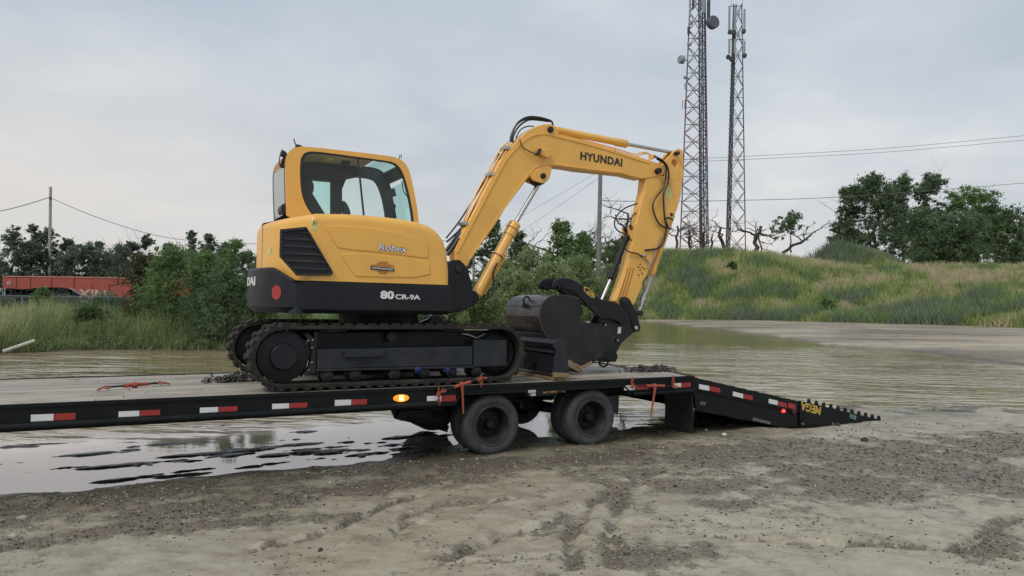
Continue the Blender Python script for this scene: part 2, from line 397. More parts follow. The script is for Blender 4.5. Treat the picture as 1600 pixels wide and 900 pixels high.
# deck planks, laid lengthwise, butt joints staggered
PB = {}
nb = 12; pw = (DW-.12)/nb
for i in range(nb):
    rnd = random.Random(i*3+1); cuts = [U_L]
    x = U_L+1.2+rnd.random()*2.4
    while x < U_R-1.2: cuts.append(x); x += 3.66
    cuts.append(U_R-.02)
    for a, b in zip(cuts, cuts[1:]):
        dz = rnd.uniform(-.004, .003)
        MB().box((a+.003, .06+i*pw+.007, DZ-.042), (b-.003, .06+(i+1)*pw-.007, DZ-.004+dz)).build('deck_plank', MWOOD, tr, bevel=.003, seg=1)
# side rails
for w0, sgn in ((0, 1), (DW, -1)):
    w1 = w0+.055*sgn
    wh = [S(x, 640, 0)[0] for x in (712, 828, 866, 982)]
    uf = S(598, 640, 0)[0]
    m = MB()
    m.prism([(U_L, RZ), (U_L, DZ), (U_R, DZ), (U_R, RZ+.02), (wh[3], RZ+.02), (wh[3]-.06, .80), (wh[2]+.08, .80), (wh[2], .735), (wh[1], .735), (wh[1]-.08, .80), (wh[0]+.06, .80), (wh[0], RZ+.01), (uf, RZ)], *(sorted((w0, w1))))
    m.build('side_rail', MKT, tr, bevel=.006)
    m = MB(); m.box((U_L, min(w0-.018*sgn, w0), DZ-.035), (U_R, max(w0-.018*sgn, w0), DZ+.006)); m.build('rub_edge', MKT, tr, bevel=.004)
    m = MB(); m.tube([(U_L, w0-.01*sgn, RZ+.045), (wh[0]-.25, w0-.01*sgn, RZ+.045)], .045, 10); m.build('lower_tube', MKT, tr, smooth=True)
    m = MB(); m.tube([(wh[3]+.06, w0-.008*sgn, RZ+.04), (U_R, w0-.008*sgn, RZ+.04)], .032, 10); m.build('lower_tube', MKT, tr, smooth=True)
    for a, b in ((0, 1), (2, 3)):
        m = MB(); pth = [(wh[a]-.02, w0-.012*sgn, .70), (wh[a]+.07, w0-.012*sgn, .815), (wh[b]-.07, w0-.012*sgn, .815), (wh[b]+.02, w0-.012*sgn, .72)]
        m.tube(pth, .014, 6); m.build('fender_trim', MKT, tr)
# cross members and main beams
for w in (.78, 1.62):
    m = MB()
    m.box((U_L, w, DZ-.36), (U_R, w+.16, DZ-.335)).box((U_L, w, DZ-.075), (U_R, w+.16, DZ-.05)).box((U_L, w+.07, DZ-.335), (U_R, w+.09, DZ-.075)); m.build('main_beam', MKT, tr)
cmx = U_L+.3
cm0 = None
while cmx < U_R-.1:
    if cm0 is None:
        cm0 = MB().box((cmx, .06, DZ-.14), (cmx+.05, DW-.06, DZ-.046)).build('cross_member', MKT, tr); c0x = cmx
    else:
        o = cm0.copy(); COL.objects.link(o); o.parent = tr; o.location.x = cmx-c0x
    cmx += .61
# fender plates over the wheels
for w0, w1 in ((.06, .62), (DW-.62, DW-.06)):
    for a, b in ((0, 1), (2, 3)):
        MB().box((wh[a], w0, .826), (wh[b], w1, .838)).build('fender', MKT, tr)
# wheels
TR_ = .40
prof = [(.235, .0), (.262, -.006), (.272, .004), (.30, -.012), (.34, -.016), (.372, -.006), (.388, .012), (.3985, .03), (.4, .05), (.4, .17), (.3985, .19), (.388, .208), (.372, .226), (.34, .236), (.30, .232), (.272, .216), (.262, .226), (.235, .22)]
dish = [(.0, .085), (.062, .085), (.066, .095), (.08, .14), (.14, .145), (.165, .15), (.178, .128), (.198, .06), (.222, .02), (.232, .004), (.240, -.004), (.246, .0), (.246, .22), (.24, .224)]
dish_in = [(.0, .09), (.05, .09), (.14, .075), (.165, .07), (.178, .10), (.198, .16), (.222, .2), (.24, .215), (.246, .22), (.246, .0), (.24, -.004)]
def make_wheel(u, w, face, outer):
    e = bpy.data.objects.new('wheel', None); COL.objects.link(e); e.parent = tr; e.location = (u, w, TR_-.012)
    if face > 0: e.rotation_euler = (0, 0, math.pi)
    Z = Vector((0, 0, 0))
    def reuse(key, fn):
        if key in PB:
            o = PB[key].copy(); COL.objects.link(o)
        else: o = fn(); PB[key] = o
        o.parent = e; return o
    reuse('tyre', lambda: MB().lathe(prof, (0, 0), 0, 48).build('tyre', MTYRE, None, smooth=True, org=Z))
    if outer:
        reuse('rim', lambda: MB().lathe(dish, (0, 0), 0, 40).build('rim', MRIM, None, smooth=True, org=Z))
        reuse('hub', lambda: MB().lathe([(0, .0), (.045, .004), (.055, .03), (.06, .1)], (0, 0), .03, 20).build('hub', MRIM, None, smooth=True, org=Z))
        for k in range(8):
            a = 2*math.pi*k/8+.2
            o = reuse('nut', lambda: MB().tube([(0, .105, 0), (0, .145, 0)], .013, 6).build('lug_nut', MGREY, None, org=Z))
            o.location = (.112*math.cos(a), 0, .112*math.sin(a))
        # two hand holes in the disc read as dark slots
    else:
        reuse('rim2', lambda: MB().lathe(dish_in, (0, 0), 0, 32).build('rim', MRIM, None, smooth=True, org=Z))
    return e
for px in (770, 925):
    u = S(px, 664 if px == 770 else 652, .03)[0]
    make_wheel(u, .03, -1, True); make_wheel(u, .31, -1, False)
    make_wheel(u, DW-.03, 1, True); make_wheel(u, DW-.31, 1, False)
    MB().tube([(u, .2, TR_), (u, DW-.2, TR_)], .06, 12).build('axle', MKT, tr, smooth=True)
    for w in (.86, 1.70):
        pth = [(u-.62, w, .50), (u-.35, w, .43), (u, w, .46), (u+.35, w, .43), (u+.6, w, .5)]
        m = MB()
        for k in range(3): m.tube([(p[0], p[1], p[2]+.02*k) for p in pth], .02, 6)
        m.build('leaf_spring', MKD, tr)
        MB().prism([(u-.70, .60), (u-.52, .60), (u-.56, .44), (u-.66, .44)], w-.05, w+.05).build('spring_hanger', MKT, tr, bevel=.004)
        MB().tube([(u-.6, w, .44), (u-.05, w, .36)], .022, 8).build('radius_rod', MKT, tr)
# front hanger / brake chamber cluster seen left of the wheels
for w in (.50, 1.95):
    MB().prism(uz([(612, 640), (652, 640), (700, 640), (700, 676), (660, 664), (640, 660), (618, 655)], w), w, w+.08).build('suspension_bracket', MKT, tr, bevel=.01)
    c = uz([(627, 648)], w)[0]; MB().cyl(c, .07, w-.06, w+.12, 16).build('brake_chamber', MKT, tr, smooth=True, bevel=.01)
    MB().tube([S(628, 652, w), S(700, 668, w)], .03, 8).build('push_rod', MKT, tr)
for w in (.5, 1.9):
    c = uz([(660, 652)], w)[0]; MB().cyl((c[0]+.2, .55), .1, w, w+.5, 18).build('air_tank', MKT, tr, smooth=True)
# landing legs out of frame
for w in (.5, DW-.6):
    MB().box((U_L+.5, w, .05), (U_L+.62, w+.12, DZ-.08)).build('landing_leg', MKT, tr, bevel=.01)
    MB().box((U_L+.42, w-.05, .0), (U_L+.7, w+.17, .05)).build('landing_foot', MKT, tr, bevel=.01)
# mudflaps
for w0, w1 in ((.02, .66), (DW-.66, DW-.02)):
    m = MB(); n = 6; uf = U_R-.01
    V_ = []; Fc = []
    for i in range(n+1):
        t = i/n; z = RZ-.0-(RZ-.03)*t*.93; b = .03*math.sin(t*2.6)
        V_ += [(uf+b, w0, z), (uf+b, w1, z), (uf+b+.012, w0, z), (uf+b+.012, w1, z)]
    for i in range(n):
        a = i*4; b = a+4; Fc += [(a, a+1, b+1, b), (a+2, b+2, b+3, a+3), (a, b, b+2, a+2), (a+1, a+3, b+3, b+1)]
    Fc += [(0, 2, 3, 1), (n*4, n*4+1, n*4+3, n*4+2)]
    m.add(V_, Fc); m.build('mudflap', MFLAP, tr)
# rear posts at the hinge
for w in (0., DW-.06):
    MB().box((U_R-.035, w-.012, RZ-.02), (U_R+.03, w+.06, DZ+.004)).build('hinge_post', MKT, tr, bevel=.006)
# beavertail
def bw(px, py, w=0.): q = S(px, py, w); return (q[0], q[2])
bt = [bw(1086, 590), bw(1248, 627), bw(1248, 669), bw(1225, 668), bw(1090, 642)]
# the far end sits on the ground: keep the sole just above it
bt = [(a, max(b, -.04)) for a, b in bt]
for w0, w1 in ((0, .05), (DW-.05, DW)):
    top = [(bt[0][0], bt[0][1]), (bt[1][0], bt[1][1])]
    dn = .19
    MB().prism([top[0], top[1], (top[1][0], top[1][1]-dn), (top[0][0], top[0][1]-dn)], w0, w1).build('beavertail_rail', MKT, tr, bevel=.005)
    MB().prism([(bt[0][0], bt[0][1]-dn-.002), (bt[1][0], bt[1][1]-dn-.002), bt[2], bt[3], bt[4]], w0+.02, w1-.02 if w0 == 0 else w1).build('beavertail_skirt', MKT, tr, bevel=.004)
    MB().tube([(bt[0][0]+.1, w0+.02, bt[0][1]-dn-.01), (bt[1][0]-.05, w0+.02, bt[1][1]-dn-.01)], .02, 6).build('beavertail_tube', MKT, tr)
L_ = Vector((bt[1][0]-bt[0][0], 0, bt[1][1]-bt[0][1])); nrm = Vector((-L_.z, 0, L_.x)).normalized()
for i in range(9):          # treadplate and cleats of the beavertail floor
    p = Vector((bt[0][0], 0, bt[0][1]))+L_*((i+.5)/9)
    MB().prism([(p.x-.02, p.z-.004), (p.x+.02, p.z-.004-.04*abs(L_.z/L_.x)), (p.x, p.z+.012)], .07, DW-.07).build('cleat', MKT, tr)
MB().prism([(bt[0][0], bt[0][1]-.03), (bt[1][0], bt[1][1]-.03), (bt[1][0], bt[1][1]-.05), (bt[0][0], bt[0][1]-.05)], .06, DW-.06).build('beavertail_floor', MKT, tr)
# end panel and lamps box
MB().prism([(bt[1][0]-.35, .05), (bt[1][0]-.06, .05), (bt[1][0]-.06, bt[1][1]-.06), (bt[1][0]-.35, bt[1][1]-.0)], .07, DW-.07).build('rear_crossbox', MKT, tr)
MRAMP = M('worn_grey_tread', (.17, .165, .18), .55, metal=.2, var=.3, scale=15, dirt=.5, dirtcol=(.12, .10, .08))
# ramps: two halves, saw-tooth cleats, lettering upside down because they fold over
rp = [bw(1250, 626), bw(1376, 656), bw(1374, 664), bw(1250, 671)]
rp = [(a, max(b, -.055)) for a, b in rp]
for w0, w1 in ((.0, 1.18), (DW-1.18, DW)):
    near = w0 == 0
    for s0, s1 in ((w0, w0+.03), (w1-.03, w1)):
        MB().prism(rp, s0, s1).build('ramp_side_plate', MKT, tr, bevel=.004)
    t0, t1 = Vector((rp[0][0], 0, rp[0][1])), Vector((rp[1][0], 0, rp[1][1]))
    d = (t1-t0)
    # expanded tread between cleats
    MB().prism([(t0.x, t0.z-.02), (t1.x-.05, t1.z-.02), (t1.x-.05, t1.z-.032), (t0.x, t0.z-.035)], w0+.03, w1-.03).build('ramp_tread', MRAMP, tr)
    base_t = None
    for k in range(11):
        p = t0+d*(.11+k*.0875)
        if base_t is None:
            base_t = MB().prism([(p.x-.032, p.z-.004), (p.x+.034, p.z-.018), (p.x+.014, p.z+.066), (p.x-.008, p.z+.066)], w0-.004, w0+.036).build('ramp_tooth', MKT, tr)
            bar0 = MB().prism([(p.x-.02, p.z-.02), (p.x+.02, p.z-.024), (p.x+.008, p.z+.004), (p.x-.008, p.z+.004)], w0+.04, w1-.04).build('ramp_cleat', MRAMP, tr)
            far0 = base_t.copy(); COL.objects.link(far0); far0.parent = tr; far0.location = (0, w1-w0-.036, 0); p0_ = p.copy()
        else:
            o = base_t.copy(); COL.objects.link(o); o.parent = tr; o.location = p-p0_
            o = bar0.copy(); COL.objects.link(o); o.parent = tr; o.location = p-p0_
            o = far0.copy(); COL.objects.link(o); o.parent = tr; o.location = p-p0_+Vector((0, w1-w0-.036, 0))
    if near:
        for px in (1253, 1300):
            q = bw(px, 662, 0); MB().cyl(q, .022, -.03, .03, 10).build('ramp_bolt', MGALV, tr)
        MB().prism([bw(1252, 655), bw(1315, 654), bw(1315, 662), bw(1252, 666)], -.012, -.001).build('ramp_stiffener', MKT, tr, bevel=.003)
letter('ramp_lettering', 'MEGA', (1283, 636), (1252, 627), 13, 0, MGOLD, tr, bold=.03, flip=False, proud=.004)
# reflective strips
def strip(x0, y0, x1, y1, hpx, mat, w=-.002, th=.004):
    a = S(x0, y0, w); b = S(x1, y1, w); h = (Vector(S(x0, y0-hpx, w))-Vector(a)).length
    MB().prism([(a[0], a[2]), (b[0], b[2]), (b[0], b[2]+h), (a[0], a[2]+h)], w-th, w).build('white_reflector' if mat is MWHITE else 'red_reflector', mat, tr)
for xw, xm, xr, yb0, yb1, hh in ((48, 84, 118, 658.5, 655.5, 10.5), (185, 218, 250, 653.5, 650.5, 10.5), (312, 341, 371, 647, 644.5, 10), (425, 452, 480, 640.5, 638.5, 9.5), (523, 549, 573, 634.5, 633, 9.5), (667, 690, 712, 628.5, 626.5, 9.5)):
    ym = yb0+(yb1-yb0)*(xm-xw)/(xr-xw)
    strip(xw, yb0, xm-.5, ym, hh, MWHITE); strip(xm+.5, ym, xr, yb1, hh, MRED)
strip(975, 610, 992, 609, 7.5, MWHITE); strip(993, 609, 1014, 608, 7.5, MRED)
strip(1051, 606, 1064, 605.5, 7, MWHITE); strip(1065, 605.5, 1079, 604.5, 7, MRED)
strip(1092, 607.5, 1108, 610.5, 7.5, MWHITE, -.008); strip(1109, 610.5, 1125, 614, 7.5, MRED, -.008)
strip(1145, 618.5, 1161, 622.5, 7, MWHITE, -.008); strip(1162, 622.5, 1176, 625.5, 7, MRED, -.008)
strip(1201, 630, 1215, 633, 7, MWHITE, -.008); strip(1216, 634, 1229, 637, 7, MRED, -.008); strip(1231, 637, 1243, 640, 8, MRED, -.008)
# lamps
c = uz([(626.5, 622)], -.01)[0]
e = [(c[0]+.10*math.cos(a), c[1]+.045*math.sin(a)) for a in [2*math.pi*k/20 for k in range(20)]]
ml = MB().prism(e, -.03, -.001).build('marker_lamp', MAMB, tr, bevel=.008)
MB().prism([(c[0]-.028, c[1]-.03), (c[0]+.028, c[1]-.03), (c[0]+.028, c[1]+.03), (c[0]-.028, c[1]+.03)], -.036, -.0305).build('bulb', MAMBL, ml)
for px, py, mt, nm in ((1224, 642, MREDL, 'tail_lamp'), (1240, 643, MREDD, 'tail_lamp')):
    q = uz([(px, py)], 0)[0]; MB().cyl(q, .03 if mt is MREDL else .045, -.02, .02, 14).build(nm, mt, tr, smooth=True, bevel=.004)
q = uz([(1099, 631)], 0)[0]; MB().prism([(q[0]-.06, q[1]-.01), (q[0]+.05, q[1]-.03), (q[0]+.06, q[1]+.02), (q[0], q[1]+.035), (q[0]-.05, q[1]+.03)], .004, .018).build('round_decal', M('faded_pink_decal', (.12, .07, .09), .6), tr)
lab = M('white_label', (.5, .52, .46), .5, var=.1)
q0 = S(825, 618, 0); q1 = S(837, 609, 0)
MB().box((q0[0], -.004, q0[2]-.008), (q1[0], -.0005, q1[2])).build('white_label', lab, tr)
MB().box((q0[0], -.006, (q0[2]+q1[2])/2-.010), (q1[0], -.0042, (q0[2]+q1[2])/2-.002)).build('label_line', MKT, tr)
letter('rail_lettering', 'MC 099590 MJ', (849, 616), (883, 613.5), 4.2, 0, MGOLDT, tr, bold=.02)
letter('skirt_lettering', 'MEGATRAILER', (1204, 659), (1176, 652), 4.5, .018, M('grey_lettering', (.2, .2, .2), .6), tr, bold=.02)
letter('ramp_sticker', 'S22', (1327, 652), (1337, 656), 6, 0, M('teal_lettering', (.2, .38, .33), .6), tr, bold=.02)

# ================================================================== EXCAVATOR
WC = .12+1.15
uc = S(592, 500, WC)[0]
ex = thing('excavator', 'yellow and black tracked excavator with folded boom chained on the trailer deck', 'excavator', (uc, WC, DZ))
# ---- tracks
zT = S(600, 505.5, .12)[2]; zB = DZ+.004; RT = (zT-zB)/2
ua = S(389, 555, .12)[0]+RT; ub = S(822, 545, .12)[0]-RT; zM = (zT+zB)/2
def stadium(r, n=18, za=0.):
    p = []
    for k in range(n+1):
        a = math.pi/2+math.pi*k/n; p.append((ua+r*math.cos(a), zM+r*math.sin(a)))
    for k in range(n+1):
        a = -math.pi/2+math.pi*k/n; p.append((ub+r*math.cos(a), zM+r*math.sin(a)))
    return p
TWD = .45; lugh = .028; Lp = 2*(ub-ua)+2*math.pi*RT; NL = int(Lp/.145)
lug_src = None
def lug_pose(s):
    s = s % Lp; half = ub-ua; arc = math.pi*RT; r = RT-lugh
    if s < half: return (ua+s, zM+r, 0.)
    s -= half
    if s < arc: a = math.pi/2-s/RT; return (ub+r*math.cos(a), zM+r*math.sin(a), a-math.pi/2)
    s -= arc
    if s < half: return (ub-s, zM-r, math.pi)
    s -= half; a = -math.pi/2-s/RT; return (ua+r*math.cos(a), zM+r*math.sin(a), a-math.pi/2)
for w0 in (.12, 2*WC-.12-TWD):
    tk = bpy.data.objects.new('track', None); COL.objects.link(tk); tk.parent = ex
    o = MB().ring_prism(stadium(RT-lugh), stadium(RT-lugh-.045), w0, w0+TWD).build('track_belt', MRUB, None, smooth=True, bevel=.008, org=Vector(ex['_org'])); o.parent = tk
    for k in range(NL):
        u, z, an = lug_pose(k*Lp/NL)
        if lug_src is None:
            m = MB(); m.prism([(-.045, -.004), (.045, -.004), (.03, lugh), (-.03, lugh)], 0, TWD*.62)
            m.prism([(-.075, -.004), (.01, -.004), (-.005, lugh*.9), (-.06, lugh*.9)], TWD*.62, TWD)
            o = m.build('tread_lug', MRUB, None, org=Vector((0, 0, 0))); lug_src = o
        else:
            o = lug_src.copy(); COL.objects.link(o)
        o.parent = tk; o.location = Vector((u, w0, z))-Vector(ex['_org']); o.rotation_euler = (0, -an, 0)
    near = w0 < 1
    wf = w0+.09; fr_ = (lambda pts: uz(pts, .2))
    # final drive: drum, hub cover, sprocket teeth
    m = MB(); m.lathe([(.0, .02), (.14, .02), (.155, .035), (.16, .08), (.29, .10), (.30, .2)], (ua, zM), w0+.02, 36); m.build('final_drive', MK, ex, smooth=True)
    sp = MB(); pts = []
    for k in range(46):
        a = 2*math.pi*k/46; r = RT-.075 if k % 2 else RT-.115; pts.append((ua+r*math.cos(a), zM+r*math.sin(a)))
    sp.prism(pts, w0+.17, w0+.23); sp.build('sprocket', MKD, ex)
    # idler
    MB().lathe([(0, .0), (.05, .0), (.06, .03), (.24, .05), (RT-.12, .03), (RT-.08, .05), (RT-.08, .14), (RT-.12, .16)], (ub, zM), w0+.12, 36).build('idler', MKT, ex, smooth=True)
    # frame box
    f1 = fr_([(495, 546), (738, 541), (738, 571), (495, 577)])
    MB().prism(f1, wf-.02, wf+.26).build('track_frame', MGREY, ex, bevel=.012)
    MB().prism(fr_([(493, 576.5), (740, 571.5), (740, 574.5), (493, 580)]), wf-.035, wf+.2).build('frame_flange', MGREY, ex, bevel=.004)
    MB().prism(fr_([(739.5, 531), (791, 531), (791, 572), (739.5, 573)]), wf-.025, wf+.24).build('idler_yoke', MGREY, ex, bevel=.008)
    MB().prism(fr_([(500, 520), (790, 517), (790, 540), (500, 548)]), w0+.2, w0+.4).build('inner_frame', MKT, ex, bevel=.01)
    if near:
        MB().prism(fr_([(537, 547), (598, 546), (598, 556.5), (537, 558.5)]), wf-.085, wf-.021).build('step', MGREY, ex, bevel=.008)
        q = fr_([(675, 551)])[0]
        MB().prism([(q[0]+.065*math.cos(a), q[1]+.045*math.sin(a)) for a in [2*math.pi*k/20 for k in range(20)]], wf-.024, wf-.0205).build('grease_port', MFLAP, ex)
        m = MB()
        for px, py in ((481, 532), (488, 531), (487, 543), (487, 566), (482, 578), (474, 587)): m.cyl(fr_([(px, py)])[0], .009, wf-.03, wf, 8)
        m.build('drive_bolt', MSILV, ex)
        MB().prism(fr_([(477, 522), (482, 520), (494, 532), (493, 583), (470, 589), (483, 575), (488, 552), (484, 535)]), wf-.018, wf+.1).build('scraper_plate', MKD, ex, bevel=.004)
        for px, py in ((653, 578), (698, 578)):
            q = S(px, py, wf-.03); m = MB(); rnd = random.Random(px)
            m.lathe([(0, -.03), (.03, -.022), (.042, 0), (.03, .03), (0, .04)], (q[0], q[2]), q[1], 10); o = m.build('blue_rag', MBLUE, ex, smooth=True)
            for v in o.data.vertices: v.co += Vector((rnd.uniform(-.012, .012), 0, rnd.uniform(-.012, .012)))
        MB().tube([S(722, 521, .25), S(733, 523, .25), S(745, 528, .25)], .012, 6).build('grease_pipe', MSILV, ex)
        MB().tube([S(745, 528, .25), S(758, 521, .25)], .009, 6).build('grease_pipe', MSILV, ex)
    for px in (512, 556, 617, 664, 706, 745):
        q = S(px, 584-(px-512)*.02, .2); z = zB+.075+.075
        MB().lathe([(0, .0), (.02, .0), (.028, .012), (.058, .02), (.075, .03), (.075, .09), (.06, .1), (.06, .19), (.075, .2), (.075, .26), (.03, .28), (0, .28)], (q[0], z), wf-.03, 20).build('roller', MKD, ex, smooth=True)
    q = S(613, 527, .2); MB().lathe([(0, 0), (.06, .0), (.07, .02), (.07, .2), (0, .22)], (q[0], zT-.17), wf, 20).build('carrier_roller', MKD, ex, smooth=True)
    MB().box((q[0]-.05, wf+.1, zT-.3), (q[0]+.05, wf+.25, zT-.17)).build('roller_bracket', MKD, ex)
# ---- undercarriage centre, slew ring
MB().prism([(uc-.85, zB+.34), (uc+.85, zB+.34), (uc+.6, zT-.08), (uc-.6, zT-.08)], .6, 2*WC-.6).build('centre_frame', MKD, ex, bevel=.02)
for a, b in ((-.95, -.62), (.55, .9)):
    MB().prism([(uc+a, zB+.25), (uc+b, zB+.25), (uc+b*.95, zB+.5), (uc+a*.95, zB+.5)], .35, 2*WC-.35).build('cross_leg', MKD, ex, bevel=.02)
zH = S(600, 491, .15)[2]
RS = (S(645, 495, WC)[0]-S(520, 495, WC)[0])/2
MB().lathe([(0, 0), (RS, 0), (RS, .1), (RS*.93, .11), (RS*.93, 1)], (0, 0), 0, 4)
def vlathe(m, prof, cu, cw, seg=40):
    n = len(prof); vs = []
    for k in range(seg):
        a = 2*math.pi*k/seg
        for r, z in prof: vs.append((cu+r*math.cos(a), cw+r*math.sin(a), z))
    fs = [(k*n+i, k*n+i+1, ((k+1) % seg)*n+i+1, ((k+1) % seg)*n+i) for k in range(seg) for i in range(n-1)]
    return m.add(vs, fs)
vlathe(MB(), [(0, zT-.1), (RS, zT-.1), (RS, zT-.03), (RS*.95, zT-.025), (RS*.95, zH+.03), (0, zH+.03)], uc, WC).build('slew_ring', MKT, ex, smooth=True)
# ---- upper structure plan
WN, WF = .15, 2*WC-.15
uF = S(704, 450, WN)[0]
# tail circle radius such that its silhouette falls on px 386
def tail_px(Rr):
    best = 1e9
    for k in range(90, 270, 2):
        a = R(k); p = TW((uc+Rr*math.cos(a), WC+Rr*math.sin(a), 1.9))
        x = p.x*CR.x+p.y*CR.y+(p.z-CH)*CR.z; y = p.x*F.x+p.y*F.y+(p.z-CH)*F.z
        if p.y > 0: best = min(best, 800+FOC*x/y)
    return best
lo, hi = 1., 2.5
for _ in range(30):
    mid = (lo+hi)/2
    if tail_px(mid) > 386: lo = mid
    else: hi = mid
RTAIL = lo
def tail_plan(Rr, wn, wf, n=26):
    """from the near side tangent round the tail to the far side"""
    a0 = math.asin((wn-WC)/Rr); a1 = math.asin(min(1, (wf-WC)/Rr))
    # angles measured so that cos is negative (tail at -u)
    pts = []
    for k in range(n+1):
        a = a0+(a1-a0)*k/n; pts.append((uc-Rr*math.cos(a), WC+Rr*math.sin(a)))
    return pts
def shell(name, plan, zb, zt, rt, mat, rb=0., corner=.05):
    """closed plan loop lofted from zb(u,w) to zt(u,w) with a rounded upper rim"""
    plan = smooth_corners(plan, corner); n = len(plan)
    A = sum(plan[i][0]*plan[(i+1) % n][1]-plan[(i+1) % n][0]*plan[i][1] for i in range(n))
    if A < 0: plan = plan[::-1]
    nr = []
    for i in range(n):
        a = Vector((*plan[i-1], 0)); b = Vector((*plan[(i+1) % n], 0)); t = (b-a).normalized(); nr.append(Vector((-t.y, t.x, 0)))
    lay = []
    if rb: lay += [(0, rb, 1), (0, rb*.3, .3)][:0]
    K = 6
    rows = [('b', rb, 0.)] if rb else []
    rows += [('b', 0., rb)]
    rows += [('m', 0., .5)]
    for k in range(K+1):
        a = math.pi/2*k/K; rows.append(('t', rt*(1-math.cos(a)), rt*(1-math.sin(a))))
    vs = []
    for kind, ins, dz in rows:
        for i in range(n):
            p = Vector((*plan[i], 0))+nr[i]*ins
            b_, t_ = zb(*plan[i]), zt(*plan[i])
            z = b_+dz if kind == 'b' else (b_+(t_-rt-b_)*.5 if kind == 'm' else t_-dz)
            vs.append((p.x, p.y, z))
    fs = []; m_ = len(rows)
    for r in range(m_-1):
        for i in range(n):
            j = (i+1) % n; fs.append((r*n+i, r*n+j, (r+1)*n+j, (r+1)*n+i))
    fs.append(tuple(range(n-1, -1, -1))); fs.append(tuple((m_-1)*n+i for i in range(n)))
    return MB().add(vs, fs).build(name, mat, ex, smooth=True)
def smooth_corners(plan, r, n=4):
    out_ = []; N_ = len(plan)
    for i in range(N_):
        a, b, c = (Vector(plan[i-1]), Vector(plan[i]), Vector(plan[(i+1) % N_]))
        d0 = (a-b); d1 = (c-b)
        if d0.length < 1e-6 or d1.length < 1e-6: continue
        if d0.angle(d1) > R(150): out_.append(tuple(b)); continue
        rr = min(r, d0.length*.45, d1.length*.45)
        p0 = b+d0.normalized()*rr; p1 = b+d1.normalized()*rr
        for k in range(n+1):
            t = k/n; q = p0*(1-t)**2+b*2*t*(1-t)+p1*t*t; out_.append(tuple(q))
    # densify long edges so that tops can curve
    res = []
    for i in range(len(out_)):
        a = Vector(out_[i]); b = Vector(out_[(i+1) % len(out_)]); k = max(1, int((b-a).length/.06))
        for j in range(k): res.append(tuple(a.lerp(b, j/k)))
    return res
def interp(xs, ys, x):
    return float(np.interp(x, xs, ys))
zSeam_pts = [S(460, 439, WN), S(703, 445.5, WN)]
zSeam = (zSeam_pts[0][2]+zSeam_pts[1][2])/2
uK = S(462, 460, WN)[0]                  # counterweight / skirt joint
u433 = S(434, 415, WN)[0]; z433 = S(434, 415, WN)[2]
def z_seam(u, w):                        # black below, yellow above
    return interp([u433, uK], [z433, zSeam], u)
# counterweight
cwp = tail_plan(RTAIL, WN, WF)
cwl = [(uK, WN)]+cwp+[(uK, WF)]
shell('counterweight', cwl, lambda u, w: zH, lambda u, w: z_seam(u, w), .03, MK, rb=.07, corner=.02)
sk = [(uF+.02, WN-.004), (uK+.004, WN-.004), (uK+.004, WF), (uF+.02, WF)]
shell('lower_skirt', sk, lambda u, w: zH, lambda u, w: zSeam-.002, .012, MK, rb=.05, corner=.05)
q = S(532, 440, WN-.004); MB().box((q[0]-.003, WN-.0062, zH+.07), (q[0]+.003, WN-.0035, zSeam-.02)).build('skirt_joint', MFLAP, ex)
o = MB().tube([S(562, 448, WN-.006), S(568, 462, WN-.006), S(576, 468.5, WN-.006), S(676, 469.5, WN-.006)], .004, 5).build('skirt_crease', MGREY, ex)
# yellow hood, near half
ztp = [(403, 347, .9), (412, 341, .55), (427, 337, .3), (450, 335, .26), (480, 333.5, .26), (540, 334.5, .26), (580, 337, .26), (620, 341.5, .26), (650, 347, .26), (668, 353, .26), (680, 361, .26), (690, 373, .24), (697, 388, .2), (701, 405, .16), (703, 425, .15)]
zu = sorted([(S(x, y, w)[0], S(x, y, w)[2]) for x, y, w in ztp]); zx = [a for a, b in zu]; zy = [b for a, b in zu]
RH = RTAIL-.10
hp = tail_plan(RH, WN+.012, 1.33, 16)
hood_plan = [(uF-.005, WN+.012)]+hp+[(uF-.005, 1.33)]
hood = shell('engine_hood', hood_plan, lambda u, w: z_seam(u, w)+.006, lambda u, w: interp(zx, zy, u), .11, MY, corner=.09)
zCab = S(560, 345, 1.36)[2]
cp = tail_plan(RH, 1.335, WF-.01, 12)
uCF = S(652, 345, 1.36)[0]
shell('cab_base', [(uCF, 1.335)]+cp+[(uCF, WF-.01)], lambda u, w: z_seam(u, w)+.006, lambda u, w: zy[0]-.03 if u < uc-.9 else zCab-.10, .07, MY, corner=.05)
# hood seams, badge panels
WS = WN+.012
def panel(pts, name, mat=MY, w=WS, th=.010, bev=.007, par=ex):
    return MB().prism(smooth_loop(uz(pts, w), 1), w-th, w+.004).build(name, mat, par, smooth=False, bevel=bev, seg=2)
panel([(511, 352), (560, 354), (605, 360), (645, 370), (664, 377), (669, 383), (669, 402), (664, 403.5), (600, 395), (533, 388.5), (526, 386), (510, 357)], 'hood_panel')
panel([(537, 395.5), (580, 396.5), (640, 404), (668, 409), (672, 414), (671, 434), (560, 432.5), (553, 430), (534, 400)], 'hood_panel')
letter('hood_lettering', 'Robex', (591, 391), (636, 395.5), 11.5, WS-.0105, MBLK, ex, bold=.055, shear=.15, proud=.002)
letter('hood_lettering', 'Robex', (591.5, 390.5), (635.5, 395), 10.5, WS-.0135, MWHITE, ex, bold=.012, shear=.15, proud=.003)
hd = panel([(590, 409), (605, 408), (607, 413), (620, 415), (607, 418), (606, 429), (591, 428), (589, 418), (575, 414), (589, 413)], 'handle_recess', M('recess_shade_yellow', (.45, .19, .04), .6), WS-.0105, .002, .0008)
MB().prism(uz([(579, 416), (616, 419), (616, 424), (579, 421)], WS-.013), WS-.018, WS-.0125).build('handle_bezel', MBLK, hd, bevel=.002)
